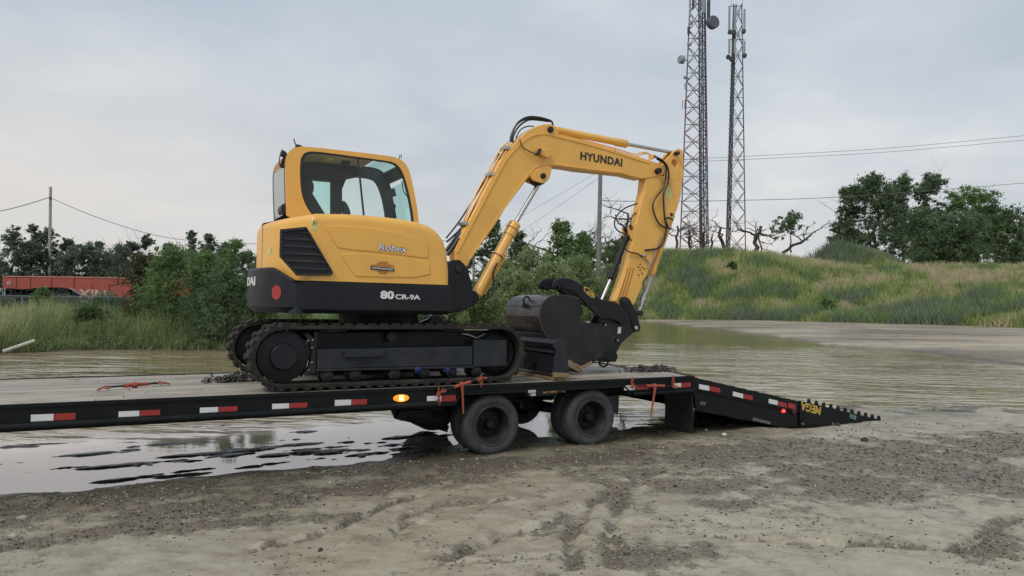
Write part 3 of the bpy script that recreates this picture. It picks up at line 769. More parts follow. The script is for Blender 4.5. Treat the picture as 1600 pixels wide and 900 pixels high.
MB().prism(uz([(581, 417.2), (614, 420), (614, 422.8), (581, 419.8)], WS-.018), WS-.028, WS-.018).build('handle', MSILV, hd, bevel=.003)
# vertical hood seam near the tail and sloping top seam
q = S(428, 380, WS)
def on_tail(u, Rr, off=.002):            # point on the near outer plan face
    if u >= uc-math.sqrt(max(0, Rr**2-(WC-WS)**2)): return WS-off
    return WC-math.sqrt(max(0, (Rr+off)**2-(u-uc)**2))
us = S(428.5, 380, WS+.01)[0]; ws = on_tail(us, RH, .001)
MB().tube([(us, ws, S(428, 344, ws)[2]-.05), (us, ws, z_seam(us, 0)+.02)], .0035, 5).build('hood_seam', MWORN if False else M('seam_shadow_gap', (.22, .11, .03), .8), ex)
# grille
gl_o = [(437, 358.5), (478, 354.5), (520, 426), (516, 430.5), (463, 431), (436, 401)]
gp = uz(gl_o, WS); cg = Vector((sum(p[0] for p in gp)/6, sum(p[1] for p in gp)/6))
def insetp(P, f): return [tuple(Vector(p).lerp(cg, f)) for p in P]
gr = MB().prism(insetp(gp, .02), WS-.012, WS-.004).build('vent_backing', MFLAP, ex)
MB().ring_prism(gp, insetp(gp, .10), WS-.036, WS-.004).build('vent_frame', MBLK, gr, bevel=.006)
def clip_u(P, z):
    xs = []
    for i in range(len(P)):
        a, b = P[i], P[(i+1) % len(P)]
        if (a[1]-z)*(b[1]-z) < 0: xs.append(a[0]+(b[0]-a[0])*(z-a[1])/(b[1]-a[1]))
    return (min(xs), max(xs)) if len(xs) >= 2 else None
gi = insetp(gp, .08); zlo = min(p[1] for p in gi); zhi = max(p[1] for p in gi)
for k in range(6):
    z = zlo+(zhi-zlo)*(k+.75)/6.3; cu_ = clip_u(gi, z)
    if cu_: MB().add([(cu_[0], WS-.028, z), (cu_[1], WS-.028, z), (cu_[1], WS-.010, z+.028), (cu_[0], WS-.010, z+.028), (cu_[0], WS-.034, z-.004), (cu_[1], WS-.034, z-.004), (cu_[1], WS-.013, z+.02), (cu_[0], WS-.013, z+.02)], [(0, 1, 2, 3), (4, 7, 6, 5), (0, 4, 5, 1), (2, 6, 7, 3)]).build('vent_slat', MGREY, gr)
panel([(487, 344), (496, 343.5), (496.5, 360.5), (487.5, 361)], 'warning_sticker', MSTICK, WS, .0015, .0003)
letter('warning_text', 'A!', (488.5, 352), (495, 352), 7, WS-.002, MBLK, ex, bold=.0, proud=.0006)
stw = on_tail(S(421, 385, .3)[0], RH, .003)
# red round reflector on the tail
ur = S(439, 457, WN+.02)[0]; wr = on_tail(ur, RTAIL, .002)
aa = math.atan2(wr-WC, ur-uc)
def on_cyl_patch(name, txt_co, fs, Rr, a_c, z0, width, height, mat, proud=.004):
    m = MB()
    m.v = [Vector((uc+(Rr+.002+proud*.5*(c[2]+1))*math.cos(a_c+(c[0]-.5)*width/Rr), WC+(Rr+.002+proud*.5*(c[2]+1))*math.sin(a_c+(c[0]-.5)*width/Rr), z0+c[1]*height)) for c in txt_co]
    m.f = fs; return m.build(name, mat, ex)
n_ = 24; disc = [(.5+.5*math.cos(2*math.pi*k/n_), .5+.5*math.sin(2*math.pi*k/n_), s) for s in (-1, 1) for k in range(n_)]
zr = S(439, 457, wr)[2]
on_cyl_patch('red_round_sticker', disc, [tuple(range(n_)), tuple(range(2*n_-1, n_-1, -1))]+[(k, (k+1) % n_, (k+1) % n_+n_, k+n_) for k in range(n_)], RTAIL, aa, zr-.085, .17, .17, MRED)
# lettering round the tail: ends near px 400
co, fs = text_mesh('HYUNDAI', .025)
aE = math.radians(180)+math.asin((WC-.62)/RTAIL)   # right-hand end of the word
def angle_px(px, Rr, z):
    best = None
    for k in range(1800, 2500):
        a = R(k/10); p = TW((uc+Rr*math.cos(a), WC+Rr*math.sin(a), z)); x = p.dot(CR)-CH*CR.z; y = p.dot(F)-CH*F.z
        d = abs(800+FOC*x/y-px)
        if best is None or d < best[0]: best = (d, a)
    return best[1]
aR = angle_px(399, RTAIL, 2.1); wl = 1.15
q = TW((uc+RTAIL*math.cos(aR), WC+RTAIL*math.sin(aR), 0)); wq = WC+RTAIL*math.sin(aR)
on_cyl_patch('tail_lettering', co, fs, RTAIL, aR-wl/2/RTAIL, S(399, 446, wq)[2], wl, S(399, 432, wq)[2]-S(399, 446, wq)[2], MWHITE)
on_cyl_patch('tail_sticker', disc[:0] or [(0, 0, -1), (1, 0, -1), (1, 1, -1), (0, 1, -1), (0, 0, 1), (1, 0, 1), (1, 1, 1), (0, 1, 1)], [(0, 1, 2, 3), (4, 5, 6, 7)], RH, angle_px(421, RH, 2.6), S(421, 393, .3)[2], .10, .075, MSTICK, .002)
letter('model_lettering', '80', (594, 467), (615.5, 467.6), 13, WN-.006, MWHITE, ex, bold=.05)
letter('model_lettering', 'CR-9A', (617.5, 467.6), (656.5, 468.6), 8, WN-.006, MWHITE, ex, bold=.03)

# ---- cab
CN, CF_ = 1.36, 2.36
def radial(poly, c, n=96):
    res = []
    for k in range(n):
        a = 2*math.pi*(k+.5)/n; d = (math.cos(a), math.sin(a)); best = None
        for i in range(len(poly)):
            p, q = poly[i], poly[(i+1) % len(poly)]
            ex_, ez = q[0]-p[0], q[1]-p[1]; den = d[0]*ez-d[1]*ex_
            if abs(den) < 1e-12: continue
            t = ((p[0]-c[0])*ez-(p[1]-c[1])*ex_)/den; s = ((p[0]-c[0])*d[1]-(p[1]-c[1])*d[0])/den
            if t > 0 and -1e-6 <= s <= 1+1e-6 and (best is None or t > best): best = t
        best = best or .1
        res.append((c[0]+d[0]*best, c[1]+d[1]*best))
    return res
def clip(poly, u, keep_less):
    out_ = []
    for i in range(len(poly)):
        a, b = poly[i], poly[(i+1) % len(poly)]
        ia = (a[0] <= u) == keep_less; ib = (b[0] <= u) == keep_less
        if ia: out_.append(a)
        if ia != ib:
            t = (u-a[0])/(b[0]-a[0]); out_.append((u, a[1]+(b[1]-a[1])*t))
    return out_
cab_px = [(449, 352), (447, 300), (446, 262), (447.5, 246), (452.5, 235), (462, 229.5), (476, 228.5), (540, 235.5), (600, 242.5), (621, 246), (633, 254), (640.5, 268), (647, 298), (653, 330), (655, 356)]
win_px = [(500, 356), (488, 336), (478, 322), (471.5, 305), (469, 285), (468.5, 258), (471, 244), (478, 237.5), (490, 236), (540, 242.5), (600, 250.5), (616, 253.5), (626, 262), (633, 277), (641, 308), (646, 335), (648, 356)]
out_uz = smooth_loop(uz(cab_px, CN), 1)[0:]; win_uz = smooth_loop(uz(win_px, CN), 1)
cc = uz([(560, 300)], CN)[0]; NR = 120
O1 = radial(out_uz, cc, NR); I1 = radial(win_uz, cc, NR)
cab = MB().ring_prism(O1, I1, CN, CN+.05).build('cab_frame', MY, ex, smooth=True, bevel=.018, seg=3)
g2 = [tuple(Vector(p).lerp(Vector(cc), .045)) for p in I1]; g1 = [tuple(Vector(p).lerp(Vector(cc), -.012)) for p in I1]
MB().ring_prism(g1, g2, CN+.012, CN+.03).build('window_gasket', MBLK, ex, smooth=True)
MB().prism(g1, CN+.020, CN+.024).build('side_window', MGLASS, ex)
# divider bar of the sliding side window
MB().tube([S(558.5, 243, CN+.03), S(562, 275, CN+.03), S(570, 352, CN+.03)], .014, 6).build('window_divider', MDKINT, ex)
# inner ring, dark lining of the near side
J1 = [tuple(Vector(p).lerp(Vector(cc), .03)) for p in O1]
MB().ring_prism(J1, I1, CN+.052, CN+.085).build('inner_lining', MDKINT, ex, smooth=True)
# far side wall: two openings in the same outline
us_ = S(524, 300, CF_)[0]
fo = out_uz
rear_o = clip(fo, us_, True); front_o = clip(fo, us_, False)
rw = uz([(480, 281), (490, 280.5), (515.5, 284.5), (515.5, 356), (482, 356)], CF_)
c1 = uz([(500, 310)], CF_)[0]
n_rear = MB().ring_prism(radial(rear_o, c1, 80), radial(rw, c1, 80), CF_-.07, CF_).build('far_wall', MDKINT, ex)
MB().prism(rw, CF_-.03, CF_-.025).build('far_window', MGLASST, ex)
dw_ = smooth_loop(uz([(532.7, 276.5), (565, 278), (582, 281.5), (589, 290), (596, 310), (601, 338), (602, 356), (532.7, 356)], CF_), 1)
c2 = uz([(562, 312)], CF_)[0]
# door frame only up to the front pillar, then front quarter opening
fr_u = S(606, 320, CF_)[0]
door_o = front_o
MB().ring_prism(radial(door_o, c2, 96), radial(dw_, c2, 96), CF_-.07, CF_).build('cab_door', MDKINT, ex)
MB().prism(dw_, CF_-.03, CF_-.025).build('door_window', MGLASS, ex)
# sweeps over the width: follow the outline
path = smooth_loop(uz(cab_px, CN), 2, closed=False)
pin = []
for i, p in enumerate(path):
    a = Vector(path[max(i-1, 0)]); b = Vector(path[min(i+1, len(path)-1)]); t = (b-a).normalized(); pin.append((p[0]+t.y*.05, p[1]-t.x*.05))
def sweep(name, u_from, u_to, w0, w1, mat, th=1., filt=lambda p: True):
    idx = [i for i, p in enumerate(path) if filt(p)]
    i0, i1 = idx[0], idx[-1]
    lo_ = [tuple(Vector(path[i]).lerp(Vector(pin[i]), th)) for i in range(i0, i1+1)]
    return MB().prism(path[i0:i1+1]+lo_[::-1], w0, w1).build(name, mat, ex, smooth=True)
u_sk0 = S(596, 242, CN)[0]; u_sk1 = S(629, 251, CN)[0]; ztop = max(p[1] for p in path)
midu = (path[0][0]+path[-1][0])/2
sweep('roof', 0, 0, CN+.05, CF_, MY, .5, lambda p: p[0] < u_sk0+.03 and p[1] > ztop-.28)
def sweep_in(name, w0, w1, mat, filt, a=.55, b=1.1):
    idx = [i for i, p in enumerate(path) if filt(p)]; i0, i1 = idx[0], idx[-1]
    A = [tuple(Vector(path[i]).lerp(Vector(pin[i]), a)) for i in range(i0, i1+1)]; B = [tuple(Vector(path[i]).lerp(Vector(pin[i]), b)) for i in range(i0, i1+1)]
    return MB().prism(A+B[::-1], w0, w1).build(name, mat, ex, smooth=True)
sweep_in('headliner', CN+.086, CF_-.071, MHEAD, lambda p: p[0] < u_sk0-.05 and p[1] > ztop-.25)
sweep('skylight', 0, 0, CN+.12, CF_-.1, MGLASST, .25, lambda p: u_sk0 < p[0] < u_sk1+.05 and p[1] > ztop-.3)
for a, b in ((CN+.05, CN+.10), (CF_-.07, CF_)):
    sweep('roof_side_rail', 0, 0, a, b, MDKINT, .9, lambda p: p[0] > u_sk0-.06 and p[1] > ztop-.3)
sweep('front_header', 0, 0, CN+.05, CF_, MDKINT, .9, lambda p: p[0] > u_sk1 and S(640, 276, CN)[2] < p[1] and p[0] > midu)
# front pillars and windscreen
for a, b in ((CN+.05, CN+.08), (CF_-.07, CF_)):
    sweep('front_pillar', 0, 0, a, b, MDKINT, 1.3, lambda p: p[0] > midu and p[1] < ztop-.2)
sweep('windscreen', 0, 0, CN+.085, CF_-.075, MGLASST, .12, lambda p: p[0] > midu and p[1] < S(640, 275, CN)[2])
# rear wall: frame and window glass seen at the left edge
zr0, zr1 = S(447, 338, CN)[2], ztop-.2
zz = lambda py: S(446, py, CN)[2]
sweep('rear_panel', 0, 0, CN+.05, CF_, MY, .6, lambda p: p[0] < midu and p[1] < zz(333))
sweep('rear_panel', 0, 0, CN+.05, CF_, MY, .6, lambda p: p[0] < midu and zz(255) < p[1] < ztop-.02)
for a, b in ((CN+.05, CN+.12), (CF_-.08, CF_)):
    sweep('rear_post', 0, 0, a, b, MDKINT, .6, lambda p: p[0] < midu and zz(340) < p[1] < zz(248))
sweep('rear_window', 0, 0, CN+.12, CF_-.08, MGLASSR, .1, lambda p: p[0] < midu and zz(340) < p[1] < zz(248))
# interior: seat, console, levers
m = MB(); m.prism(uz([(470, 300), (482, 303), (512, 352), (492, 356), (470, 330)], 1.85), 1.62, 2.05); m.build('seat_back', MSEAT, ex, bevel=.03, seg=3, smooth=True)
m = MB(); m.prism(smooth_loop(uz([(470, 284), (482, 280), (488, 290), (487, 303), (480, 309), (468, 306)], 1.85), 2), 1.70, 1.97); m.build('headrest', MSEAT, ex, bevel=.03, seg=3, smooth=True)
m = MB(); m.prism(smooth_loop(uz([(533, 312), (541, 318), (547, 332), (548, 356), (540, 356), (536, 330)], 1.75), 2), 1.70, 1.80); m.build('control_lever', MSEAT, ex, bevel=.012, smooth=True)
MB().box((S(520, 350, 2.2)[0], 2.0, zCab-.3), (S(600, 350, 2.2)[0], 2.25, zCab-.02)).build('console', MDKINT, ex, bevel=.02)
MB().prism(uz([(474, 256), (560, 262), (560, 276), (520, 284), (474, 280)], 2.2), 2.1, 2.28).build('rear_lining', MDKINT, ex)
MB().prism(uz([(606, 296), (616, 294), (619, 306), (613, 308), (613, 318), (618, 320), (618, 326), (612, 326), (616, 352), (611, 352), (607, 320)], 1.9), 1.88, 1.93).build('monitor_stalk', MDKINT, ex, bevel=.006)
MB().prism(uz([(505, 243), (520, 245), (519, 252), (505, 250)], 1.8), 1.7, 1.9).build('roof_speaker', MSTICK, ex)
MB().prism(uz([(534, 247), (545, 249), (546, 258), (535, 257)], 1.8), 1.75, 1.85).build('cab_radio', MDKINT, ex)
hose('wiper_arm', [(628, 283, 1.5), (631, 300, 1.5), (638, 306, 1.5), (634, 286, 1.5)], .008, ex)
hose('wiper_arm', [(640, 300, 1.45), (641, 318, 1.45), (643, 330, 1.45)], .007, ex)
# roof and rear fittings
hose('antenna', [(465, 229, 1.5), (462, 226, 1.5), (459, 217, 1.5)], .008, ex)
MB().prism(uz([(461, 230), (463, 226), (470, 228), (472, 230)], 1.5), 1.46, 1.54).build('antenna_base', MBLK, ex)
for i, (px, py) in enumerate(((443, 241), (445, 250), (442, 257))):
    q = S(px, py, 1.5); MB().cyl((q[0], q[2]), .035, 1.45+.02*i, 1.55+.02*i, 12).build('work_lamp', MGREY, ex, bevel=.006)
hose('lamp_bracket', [(446, 238, 1.5), (440, 236, 1.5), (436, 255, 1.6), (442, 258, 1.5)], .007, ex)
hose('lamp_bracket', [(440, 234, 1.5), (443, 240, 1.5), (447, 262, 1.5)], .007, ex)
MB().prism(smooth_loop(uz([(437, 322), (445, 317), (448, 326), (442, 336), (437, 333)], 1.6), 1), 1.5, 1.75).build('rear_lamp', MBLK, ex, bevel=.01)
hose('lift_eye', [(624, 248, 1.5), (624.5, 243, 1.5), (627, 243, 1.5), (627, 248, 1.5)], .006, ex)

# ---- boom and its post
BN = 1.14; BT = .23; BM = BN+BT/2
fp = uz([(702, 411), (707, 406), (719, 406), (727, 414), (738, 441), (739, 478), (720, 487), (703, 490)], BN-.1)
for w in (BN-.1, BN+BT+.04): MB().prism(fp, w, w+.06).build('swing_post', MK, ex, bevel=.012)
MB().prism(uz([(690, 450), (733, 446), (736, 476), (718, 486), (690, 490)], BN-.02), BN-.038, BN+BT+.038).build('swing_body', MK, ex, bevel=.02)
MB().cyl(uz([(717, 421)], BN-.1)[0], .055, BN-.125, BN+BT+.12, 20).build('boom_foot_pin', MKD, ex, bevel=.006)
MB().cyl(uz([(742, 464)], BN)[0], .06, BN-.02, BN+BT+.02, 20).build('cylinder_foot_pin', MKD, ex, bevel=.006)
MB().prism(uz([(735, 452), (746, 456), (750, 468), (744, 476), (735, 478)], BN-.06), BN-.04, BN+.0).build('foot_lug', MK, ex, bevel=.008)
MB().prism(uz([(735, 452), (746, 456), (750, 468), (744, 476), (735, 478)], BN-.06), BN+BT, BN+BT+.04).build('foot_lug', MK, ex, bevel=.008)
bpx = [(711, 391), (716, 380), (745, 325), (782, 252), (800, 229), (813, 215), (825, 204.5), (836, 198), (850, 194), (860, 193.5), (869, 198), (872, 209), (930, 224), (990, 242.5), (1017, 250.5), (1030, 256), (1038, 261), (1040, 267), (1036, 273), (1024, 276.5), (1003, 279.5), (990, 276.5), (977, 273), (907, 265.5), (880, 261), (862, 259.5), (848, 262), (836, 269), (823, 281), (810, 298), (790, 325), (775, 350), (745, 392), (731, 414), (722, 425), (712, 424)]
MB().prism(uz(bpx, BN), BN, BN+BT).build('boom', MY, ex, bevel=.012, seg=2)
# raised web line along the upper edge
def strip_path(name, pts, w, half, proud, mat):
    P = [Vector((q[0], 0, q[2])) for q in catmull([S(x, y, w) for x, y in pts], 6)]
    up_, dn = [], []
    for i, p in enumerate(P):
        t = (P[min(i+1, len(P)-1)]-P[max(i-1, 0)]).normalized(); n_ = Vector((-t.z, 0, t.x))*half
        up_.append(((p+n_).x, (p+n_).z)); dn.append(((p-n_).x, (p-n_).z))
    return MB().prism(up_+dn[::-1], w-proud, w+.002).build(name, mat, ex, bevel=.003)
strip_path('boom_edge_bead', [(714, 395), (748, 330), (786, 258), (808, 230), (828, 214), (850, 209), (868, 213), (930, 229), (988, 247), (1015, 255)], BN, .012, .012, MY)
strip_path('boom_edge_bead', [(733, 406), (778, 340), (812, 291), (830, 268), (846, 258), (866, 257), (907, 262.5), (975, 270)], BN, .010, .010, MY)
# cylinder bracket under the knee
for w in (BN-.012, BN+BT-.04): MB().prism(smooth_loop(uz([(829, 272), (842, 262), (862, 259), (861, 268), (858, 280), (850, 287), (838, 284), (830, 280)], BN), 1), w, w+.05).build('cylinder_bracket', MY, ex, bevel=.006)
MB().prism(smooth_loop(uz([(829, 277), (838, 276), (852, 281), (847, 289), (838, 291), (832, 288)], BM), 1), BN+.06, BN+BT-.06).build('rod_eye', MKD, ex, bevel=.01)
def pin(px, py, w0, w1, r, mat=MKD, name='pin'):
    q = uz([(px, py)], w0)[0]; return MB().cyl(q, r, w0, w1, 20).build(name, mat, ex, smooth=True, bevel=.008)
pin(850, 274.5, BN-.05, BN+BT+.05, .042)
pin(861.5, 202, BN-.04, BN+BT+.04, .048)
pin(1031.5, 266.5, BN-.085, BN+BT+.08, .050)
pin(1060.5, 239, BN-.075, BN+BT+.06, .035)
# box on the side of the knee, its valve and rust shadow plate
MB().prism(uz([(843, 238), (846, 233), (858, 234), (858, 245), (853, 247), (842, 242)], BN-.03), BN-.07, BN).build('valve_block', MY, ex, bevel=.008)
MB().prism(uz([(838, 242), (843, 232), (846, 233), (842, 243)], BN-.08), BN-.10, BN-.03).build('valve_fitting', MBLK, ex, bevel=.003)
# hydraulic cylinders
def hcyl(name, a, b, c, r, rr, w, mat=MYD, gl=.05, parts=True):
    """barrel from pixel a to b, rod on to c"""
    A, B, C = (Vector(S(*p, w)) for p in (a, b, c)); d = (B-A).normalized()
    o = MB().tube([A, B], r, 24).build(name, mat, ex, smooth=True, bevel=.006)
    MB().tube([B-d*gl*2.2, B-d*.01, B+d*.012], [r*1.17, r*1.17, r*.92], 24).build('cylinder_gland', mat, o, smooth=True, bevel=.004)
    MB().tube([A-d*.06, A+d*.01], r*.8, 16).build('cylinder_base', mat, o, smooth=True, bevel=.006)
    MB().tube([B, C], rr, 16).build('cylinder_rod', MCHROME, o, smooth=True)
    q = C; MB().tube([(q.x, w-.06, q.z), (q.x, w+.06, q.z)], rr*1.7, 18).build('rod_eye', mat if mat is MK else MKD, o, smooth=True, bevel=.005)
    return o
bc = hcyl('boom_cylinder', (745, 461), (805, 349), (846, 280), .082, .036, BM, gl=.10)
MB().tube([S(757, 460, BM), S(788, 403, BM), S(793, 396, BM), S(789, 393, BM), S(780, 400, BM)], .016, 8).build('steel_pipe', MYD, bc, smooth=True)
A_ = Vector(S(778, 400, BM)); d_ = (Vector(S(805, 349, BM))-Vector(S(745, 461, BM))).normalized()
MB().tube([A_-d_*.012, A_+d_*.012], .091, 22).build('pipe_clamp', MORANGE, bc, smooth=True)
A_ = Vector(S(800, 358, BM)); MB().tube([A_-d_*.008, A_+d_*.008], .10, 22).build('gland_ring', MORANGE, bc, smooth=True)
hcyl('arm_cylinder', (868, 203), (979, 225), (1059, 240), .058, .030, BM, gl=.10)
hcyl('thumb_cylinder', (985, 357), (954, 436), (936, 478), .045, .026, BM+.0, mat=MK, gl=.02)
hcyl('bucket_cylinder', (1050, 337), (1018, 430), (998, 489), .050, .028, BM, gl=.06)
pin(1050, 335, BN+.0, BN+BT, .03)
pin(986, 356, BN+.02, BN+BT-.02, .05, MK)
# ---- arm
AN = BN+.014; AT_ = .202
apx = [(1053, 236), (1060, 232), (1066.5, 234.5), (1067.5, 250), (1067.5, 275), (1064, 305), (1058, 328), (1049, 345), (1040, 362), (1027, 392), (1010, 432), (993, 472), (985, 482), (960, 477), (956, 470), (972, 425), (980, 390), (990, 340), (1000, 296), (1006, 278), (1022, 268), (1034, 255)]
hole = [(1051, 249), (1056, 249), (1059, 256), (1057, 265), (1052, 268), (1049, 262), (1049, 254)]
# upper part with clevis plates, lower part one box
MB().prism(uz([(1010, 270), (1022, 272), (1038, 275), (1048, 262), (1049, 255), (1067.7, 275), (1064, 305), (1058, 328), (1049, 345), (1040, 362), (1027, 392), (1010, 432), (993, 472), (985, 482), (966, 477), (962, 470), (978, 425), (986, 390), (997, 340), (1007, 300)], AN), AN, AN+AT_).build('arm', MY, ex, bevel=.012)
hc = uz([(1054, 258)], AN)[0]; up_poly = uz([(1038, 275), (1034, 262), (1036, 256), (1053, 236), (1060, 232), (1066.5, 234.5), (1068, 250), (1068, 279), (1050, 282)], AN)
for w in (AN-.002, AN+AT_-.048):
    MB().ring_prism(radial(up_poly, hc, 60), radial(uz(hole, AN), hc, 60), w, w+.05).build('arm_clevis', MY, ex, bevel=.005)
strip_path('arm_bead', [(1037, 265), (1046, 285), (1054, 308)], AN, .012, .010, MY)
for dx in (0, 4.5, 9):
    strip_path('arm_wear_bead', [(967+dx, 466), (975+dx, 440), (981+dx, 418)], AN, .006, .006, MORANGE)
for px, py in ((1000, 413), (997, 417), (1003, 418), (1000, 422), (1007, 420), (998, 430), (1003, 427)):
    q = S(px, py, AN); MB().cyl((q[0], q[2]), .014, AN-.008, AN+.002, 8).build('bolt_head', MRUST, ex)
MB().prism(uz([(1040, 293), (1049, 289), (1052.5, 303), (1046, 312), (1040, 306)], AN), AN-.003, AN-.0005).build('warning_sticker', MSTICK, ex)
for w in (BN+.02, BN+BT-.06): MB().prism(uz([(992, 350), (998, 348), (1000, 364), (988, 375), (984, 366), (982, 354)], AN), w, w+.04).build('thumb_bracket', MY, ex, bevel=.006)
for w in (BN+.03, BN+BT-.07): MB().prism(uz([(1044, 333), (1052, 329), (1056, 336), (1050, 346), (1040, 352)], AN), w, w+.04).build('cylinder_lug', MY, ex, bevel=.006)
letter('boom_lettering', 'HYUNDAI', (906.5, 249.5), (972, 260.5), 13, BN, MBLK, ex, bold=.035, spacing=1.08)
# hydraulic lines on the boom
for k, dy in enumerate((0, 3.2)):
    hose('boom_pipe', [(869, 211-dy, BN+.05+.05*k), (900, 219-dy, BN+.05+.05*k), (960, 235-dy, BN+.05+.05*k), (990, 244-dy, BN+.05+.05*k), (1000, 242-dy, BN+.03), (1010, 240-dy*.5, BN+.02), (1018, 243, BN), (1022, 247, BN-.04)], .011, ex, MY)
for x, y in ((868, 211), (957, 234), (1019, 245)):
    q = S(x, y, BN+.05); MB().box((q[0]-.02, BN-.01, q[2]-.035), (q[0]+.02, BN+.13, q[2]+.03)).build('pipe_clamp', MY, ex, bevel=.004)
for k in range(3):
    o_ = 4.2*k
    hose('boom_pipe', [(718-o_*.2, 372-o_*.2, BN+.06*k+.03), (740-o_, 332-o_*.5, BN+.06*k+.03), (772-o_, 269-o_*.5, BN+.06*k+.03), (790-o_, 237-o_*.4, BN+.06*k+.03), (799-o_*.5, 226-o_*.5, BN+.06*k+.03)], .011, ex, MY)
for x, y in ((727, 350), (768, 273), (792, 232)):
    q = S(x, y, BN+.05); MB().box((q[0]-.05, BN-.0, q[2]-.02), (q[0]+.03, BN+.2, q[2]+.03)).build('pipe_clamp', MSILV, ex, bevel=.005)
hose('boom_hose', [(698, 378, BM), (720, 357, BM), (738, 330, BM), (764, 285, BM), (775, 262, BM), (784, 244, BM), (795, 232, BM)], .016, ex)
hose('boom_hose', [(697, 372, BM+.05), (713, 352, BM+.05), (730, 327, BM+.05), (757, 283, BM+.05), (770, 262, BM+.05), (780, 240, BM+.05)], .013, ex)
hose('boom_hose', [(697, 392, BM), (712, 372, BM), (724, 358, BM)], .03, ex)
hose('boom_hose', [(699, 398, BM-.06), (712, 380, BM-.06), (722, 364, BM-.06)], .03, ex)
for k, (tx, ty) in enumerate(((0, 0), (-1.5, 2.5), (2, 5))):
    w = BM-.05+.05*k
    hose('boom_hose', [(799+tx, 222, w), (800+tx, 212+ty*.3, w), (806+tx, 196+ty, w), (815+tx, 187+ty, w), (828, 182.5+ty*.9, w), (845, 184+ty*.8, w), (856, 187+ty*.5, w), (862, 190, w), (864, 197, w)], .015, ex)
hose('boom_hose', [(806, 216, BM), (813, 203, BM), (824, 197.5, BM), (834, 197.5, BM)], .010, ex)
hose('boom_hose', [(812, 217, BN-.03), (816, 229, BN-.04), (826, 236, BN-.05), (838, 241, BN-.06)], .008, ex)
hose('arm_hose', [(1022, 244, AN-.04), (1034, 250, AN-.06), (1042, 259, AN-.07), (1045, 273, AN-.07), (1043, 289, AN-.06), (1037, 303, AN-.05), (1038, 335, AN-.05), (1041, 355, AN-.05), (1037, 378, AN-.04), (1028, 388, AN-.03), (1008, 391, AN-.02)], .016, ex)
hose('arm_hose', [(1026, 248, AN-.02), (1038, 256, AN-.04), (1041, 268, AN-.05), (1037, 292, AN-.05), (1024, 310, AN-.05), (1020, 324, AN-.05), (1025, 341, AN-.05), (1034, 353, AN-.05), (1050, 358, AN-.03)], .015, ex)
hose('arm_hose', [(1046, 358, AN-.02), (1043, 352, AN-.02), (1040, 343, AN-.03), (1046, 340, AN-.02), (1051, 344, AN+.02)], .014, ex)
hose('arm_hose', [(996, 318, BN+.04), (977, 325, BN+.02), (964, 337, BN), (960, 350, BN), (965, 360, BN), (978, 366, BN+.02)], .012, ex)
hose('arm_hose', [(994, 332, BN+.1), (987, 340, BN+.1), (985, 352, BN+.1)], .011, ex)
hose('arm_hose', [(977, 388, AN-.02), (984, 394, AN-.03), (995, 396, AN-.03), (1003, 401, AN-.03)], .011, ex)
hose('arm_hose', [(1012, 432, BM-.1), (1005, 441, BM-.12), (1007, 452, BM-.12), (1001, 465, BM-.1), (1000, 480, BM-.08)], .009, ex)
hose('cylinder_hose', [(741, 466, BM-.12), (755, 468, BM-.14), (767, 462, BM-.13), (771, 445, BM-.12), (771, 425, BM-.11), (777, 411, BM-.1)], .015, ex)
MB().tube([S(1003, 400, AN-.03), S(1009, 399, AN-.03)], .026, 10).build('hose_fitting', MSILV, ex, smooth=True)
hose('arm_pipe', [(1008, 403, AN-.02), (1014, 411, AN-.02), (1013, 420, AN-.01), (1027, 382, AN-.01), (1032, 368, AN-.01)], .009, ex, MSILV)

# ---- bucket, coupler, thumb
BW0, BW1 = .74, 1.80
plate = [(845, 505), (843, 497), (846, 478), (853, 468), (862, 463), (875, 461.5), (893, 463), (903, 467), (909, 478), (912, 488), (907, 497), (909, 503), (925, 505), (939, 507), (950, 511), (956, 517), (961, 530), (960, 538), (950, 548), (939, 558.5), (926.5, 568), (908, 576), (899, 569), (892, 563), (885, 556), (878, 548), (864, 537), (853, 527), (847, 516)]
pu = uz(plate, BW0)
for w in (BW0, BW1-.02): MB().prism(pu, w, w+.022).build('bucket_side_plate', MPLATE, ex, bevel=.004)
shell_px = [(905, 466), (893, 462), (875, 460.5), (862, 462), (852.5, 467), (845, 478), (842, 497), (844.5, 508), (849, 520), (857, 531), (866, 540), (878, 550), (892, 564), (909, 582)]
P = [Vector((q[0], 0, q[2])) for q in catmull([S(x, y, BW0) for x, y in shell_px], 4)]
up_ = [(p.x, p.z) for p in P]; dn = []
for i, p in enumerate(P):
    t = (P[min(i+1, len(P)-1)]-P[max(i-1, 0)]).normalized(); n_ = Vector((-t.z, 0, t.x))*.02; dn.append(((p+n_).x, (p+n_).z))
MB().prism(up_+dn[::-1], BW0-.004, BW1+.004).build('bucket_shell', MBUCK, ex, smooth=True)
for a, b in (((851, 470), (845, 479)), ((842.5, 494), (843.5, 504)), ((849, 521), (857, 531))):
    A = Vector(S(*a, BW0)); B = Vector(S(*b, BW0)); t = (B-A).normalized(); n_ = Vector((t.z, 0, -t.x))*.014
    n_ = n_ if (A+n_-Vector(S(900, 510, BW0))).length > (A-n_-Vector(S(900, 510, BW0))).length else -n_
    MB().prism([(A.x, A.z), (B.x, B.z), ((B+n_).x, (B+n_).z), ((A+n_).x, (A+n_).z)], BW0+.03, BW1-.03).build('wear_strip', MBUCK, ex, bevel=.003)
A = Vector(S(892, 563, BW0)); B = Vector(S(911, 584, BW0)); C = Vector(S(887, 572, BW0))
MB().prism([(A.x, A.z), (B.x, B.z), (C.x, C.z), (S(880, 560, BW0)[0], S(880, 560, BW0)[2])], BW0-.006, BW1+.006).build('cutting_edge', MWORN, ex, bevel=.004)
MB().prism(uz([(926, 569), (908, 577.5), (896, 569), (893, 565), (908, 572), (924, 564)], BW0), BW0-.008, BW0+.0).build('side_cutter', MWORN, ex, bevel=.003)
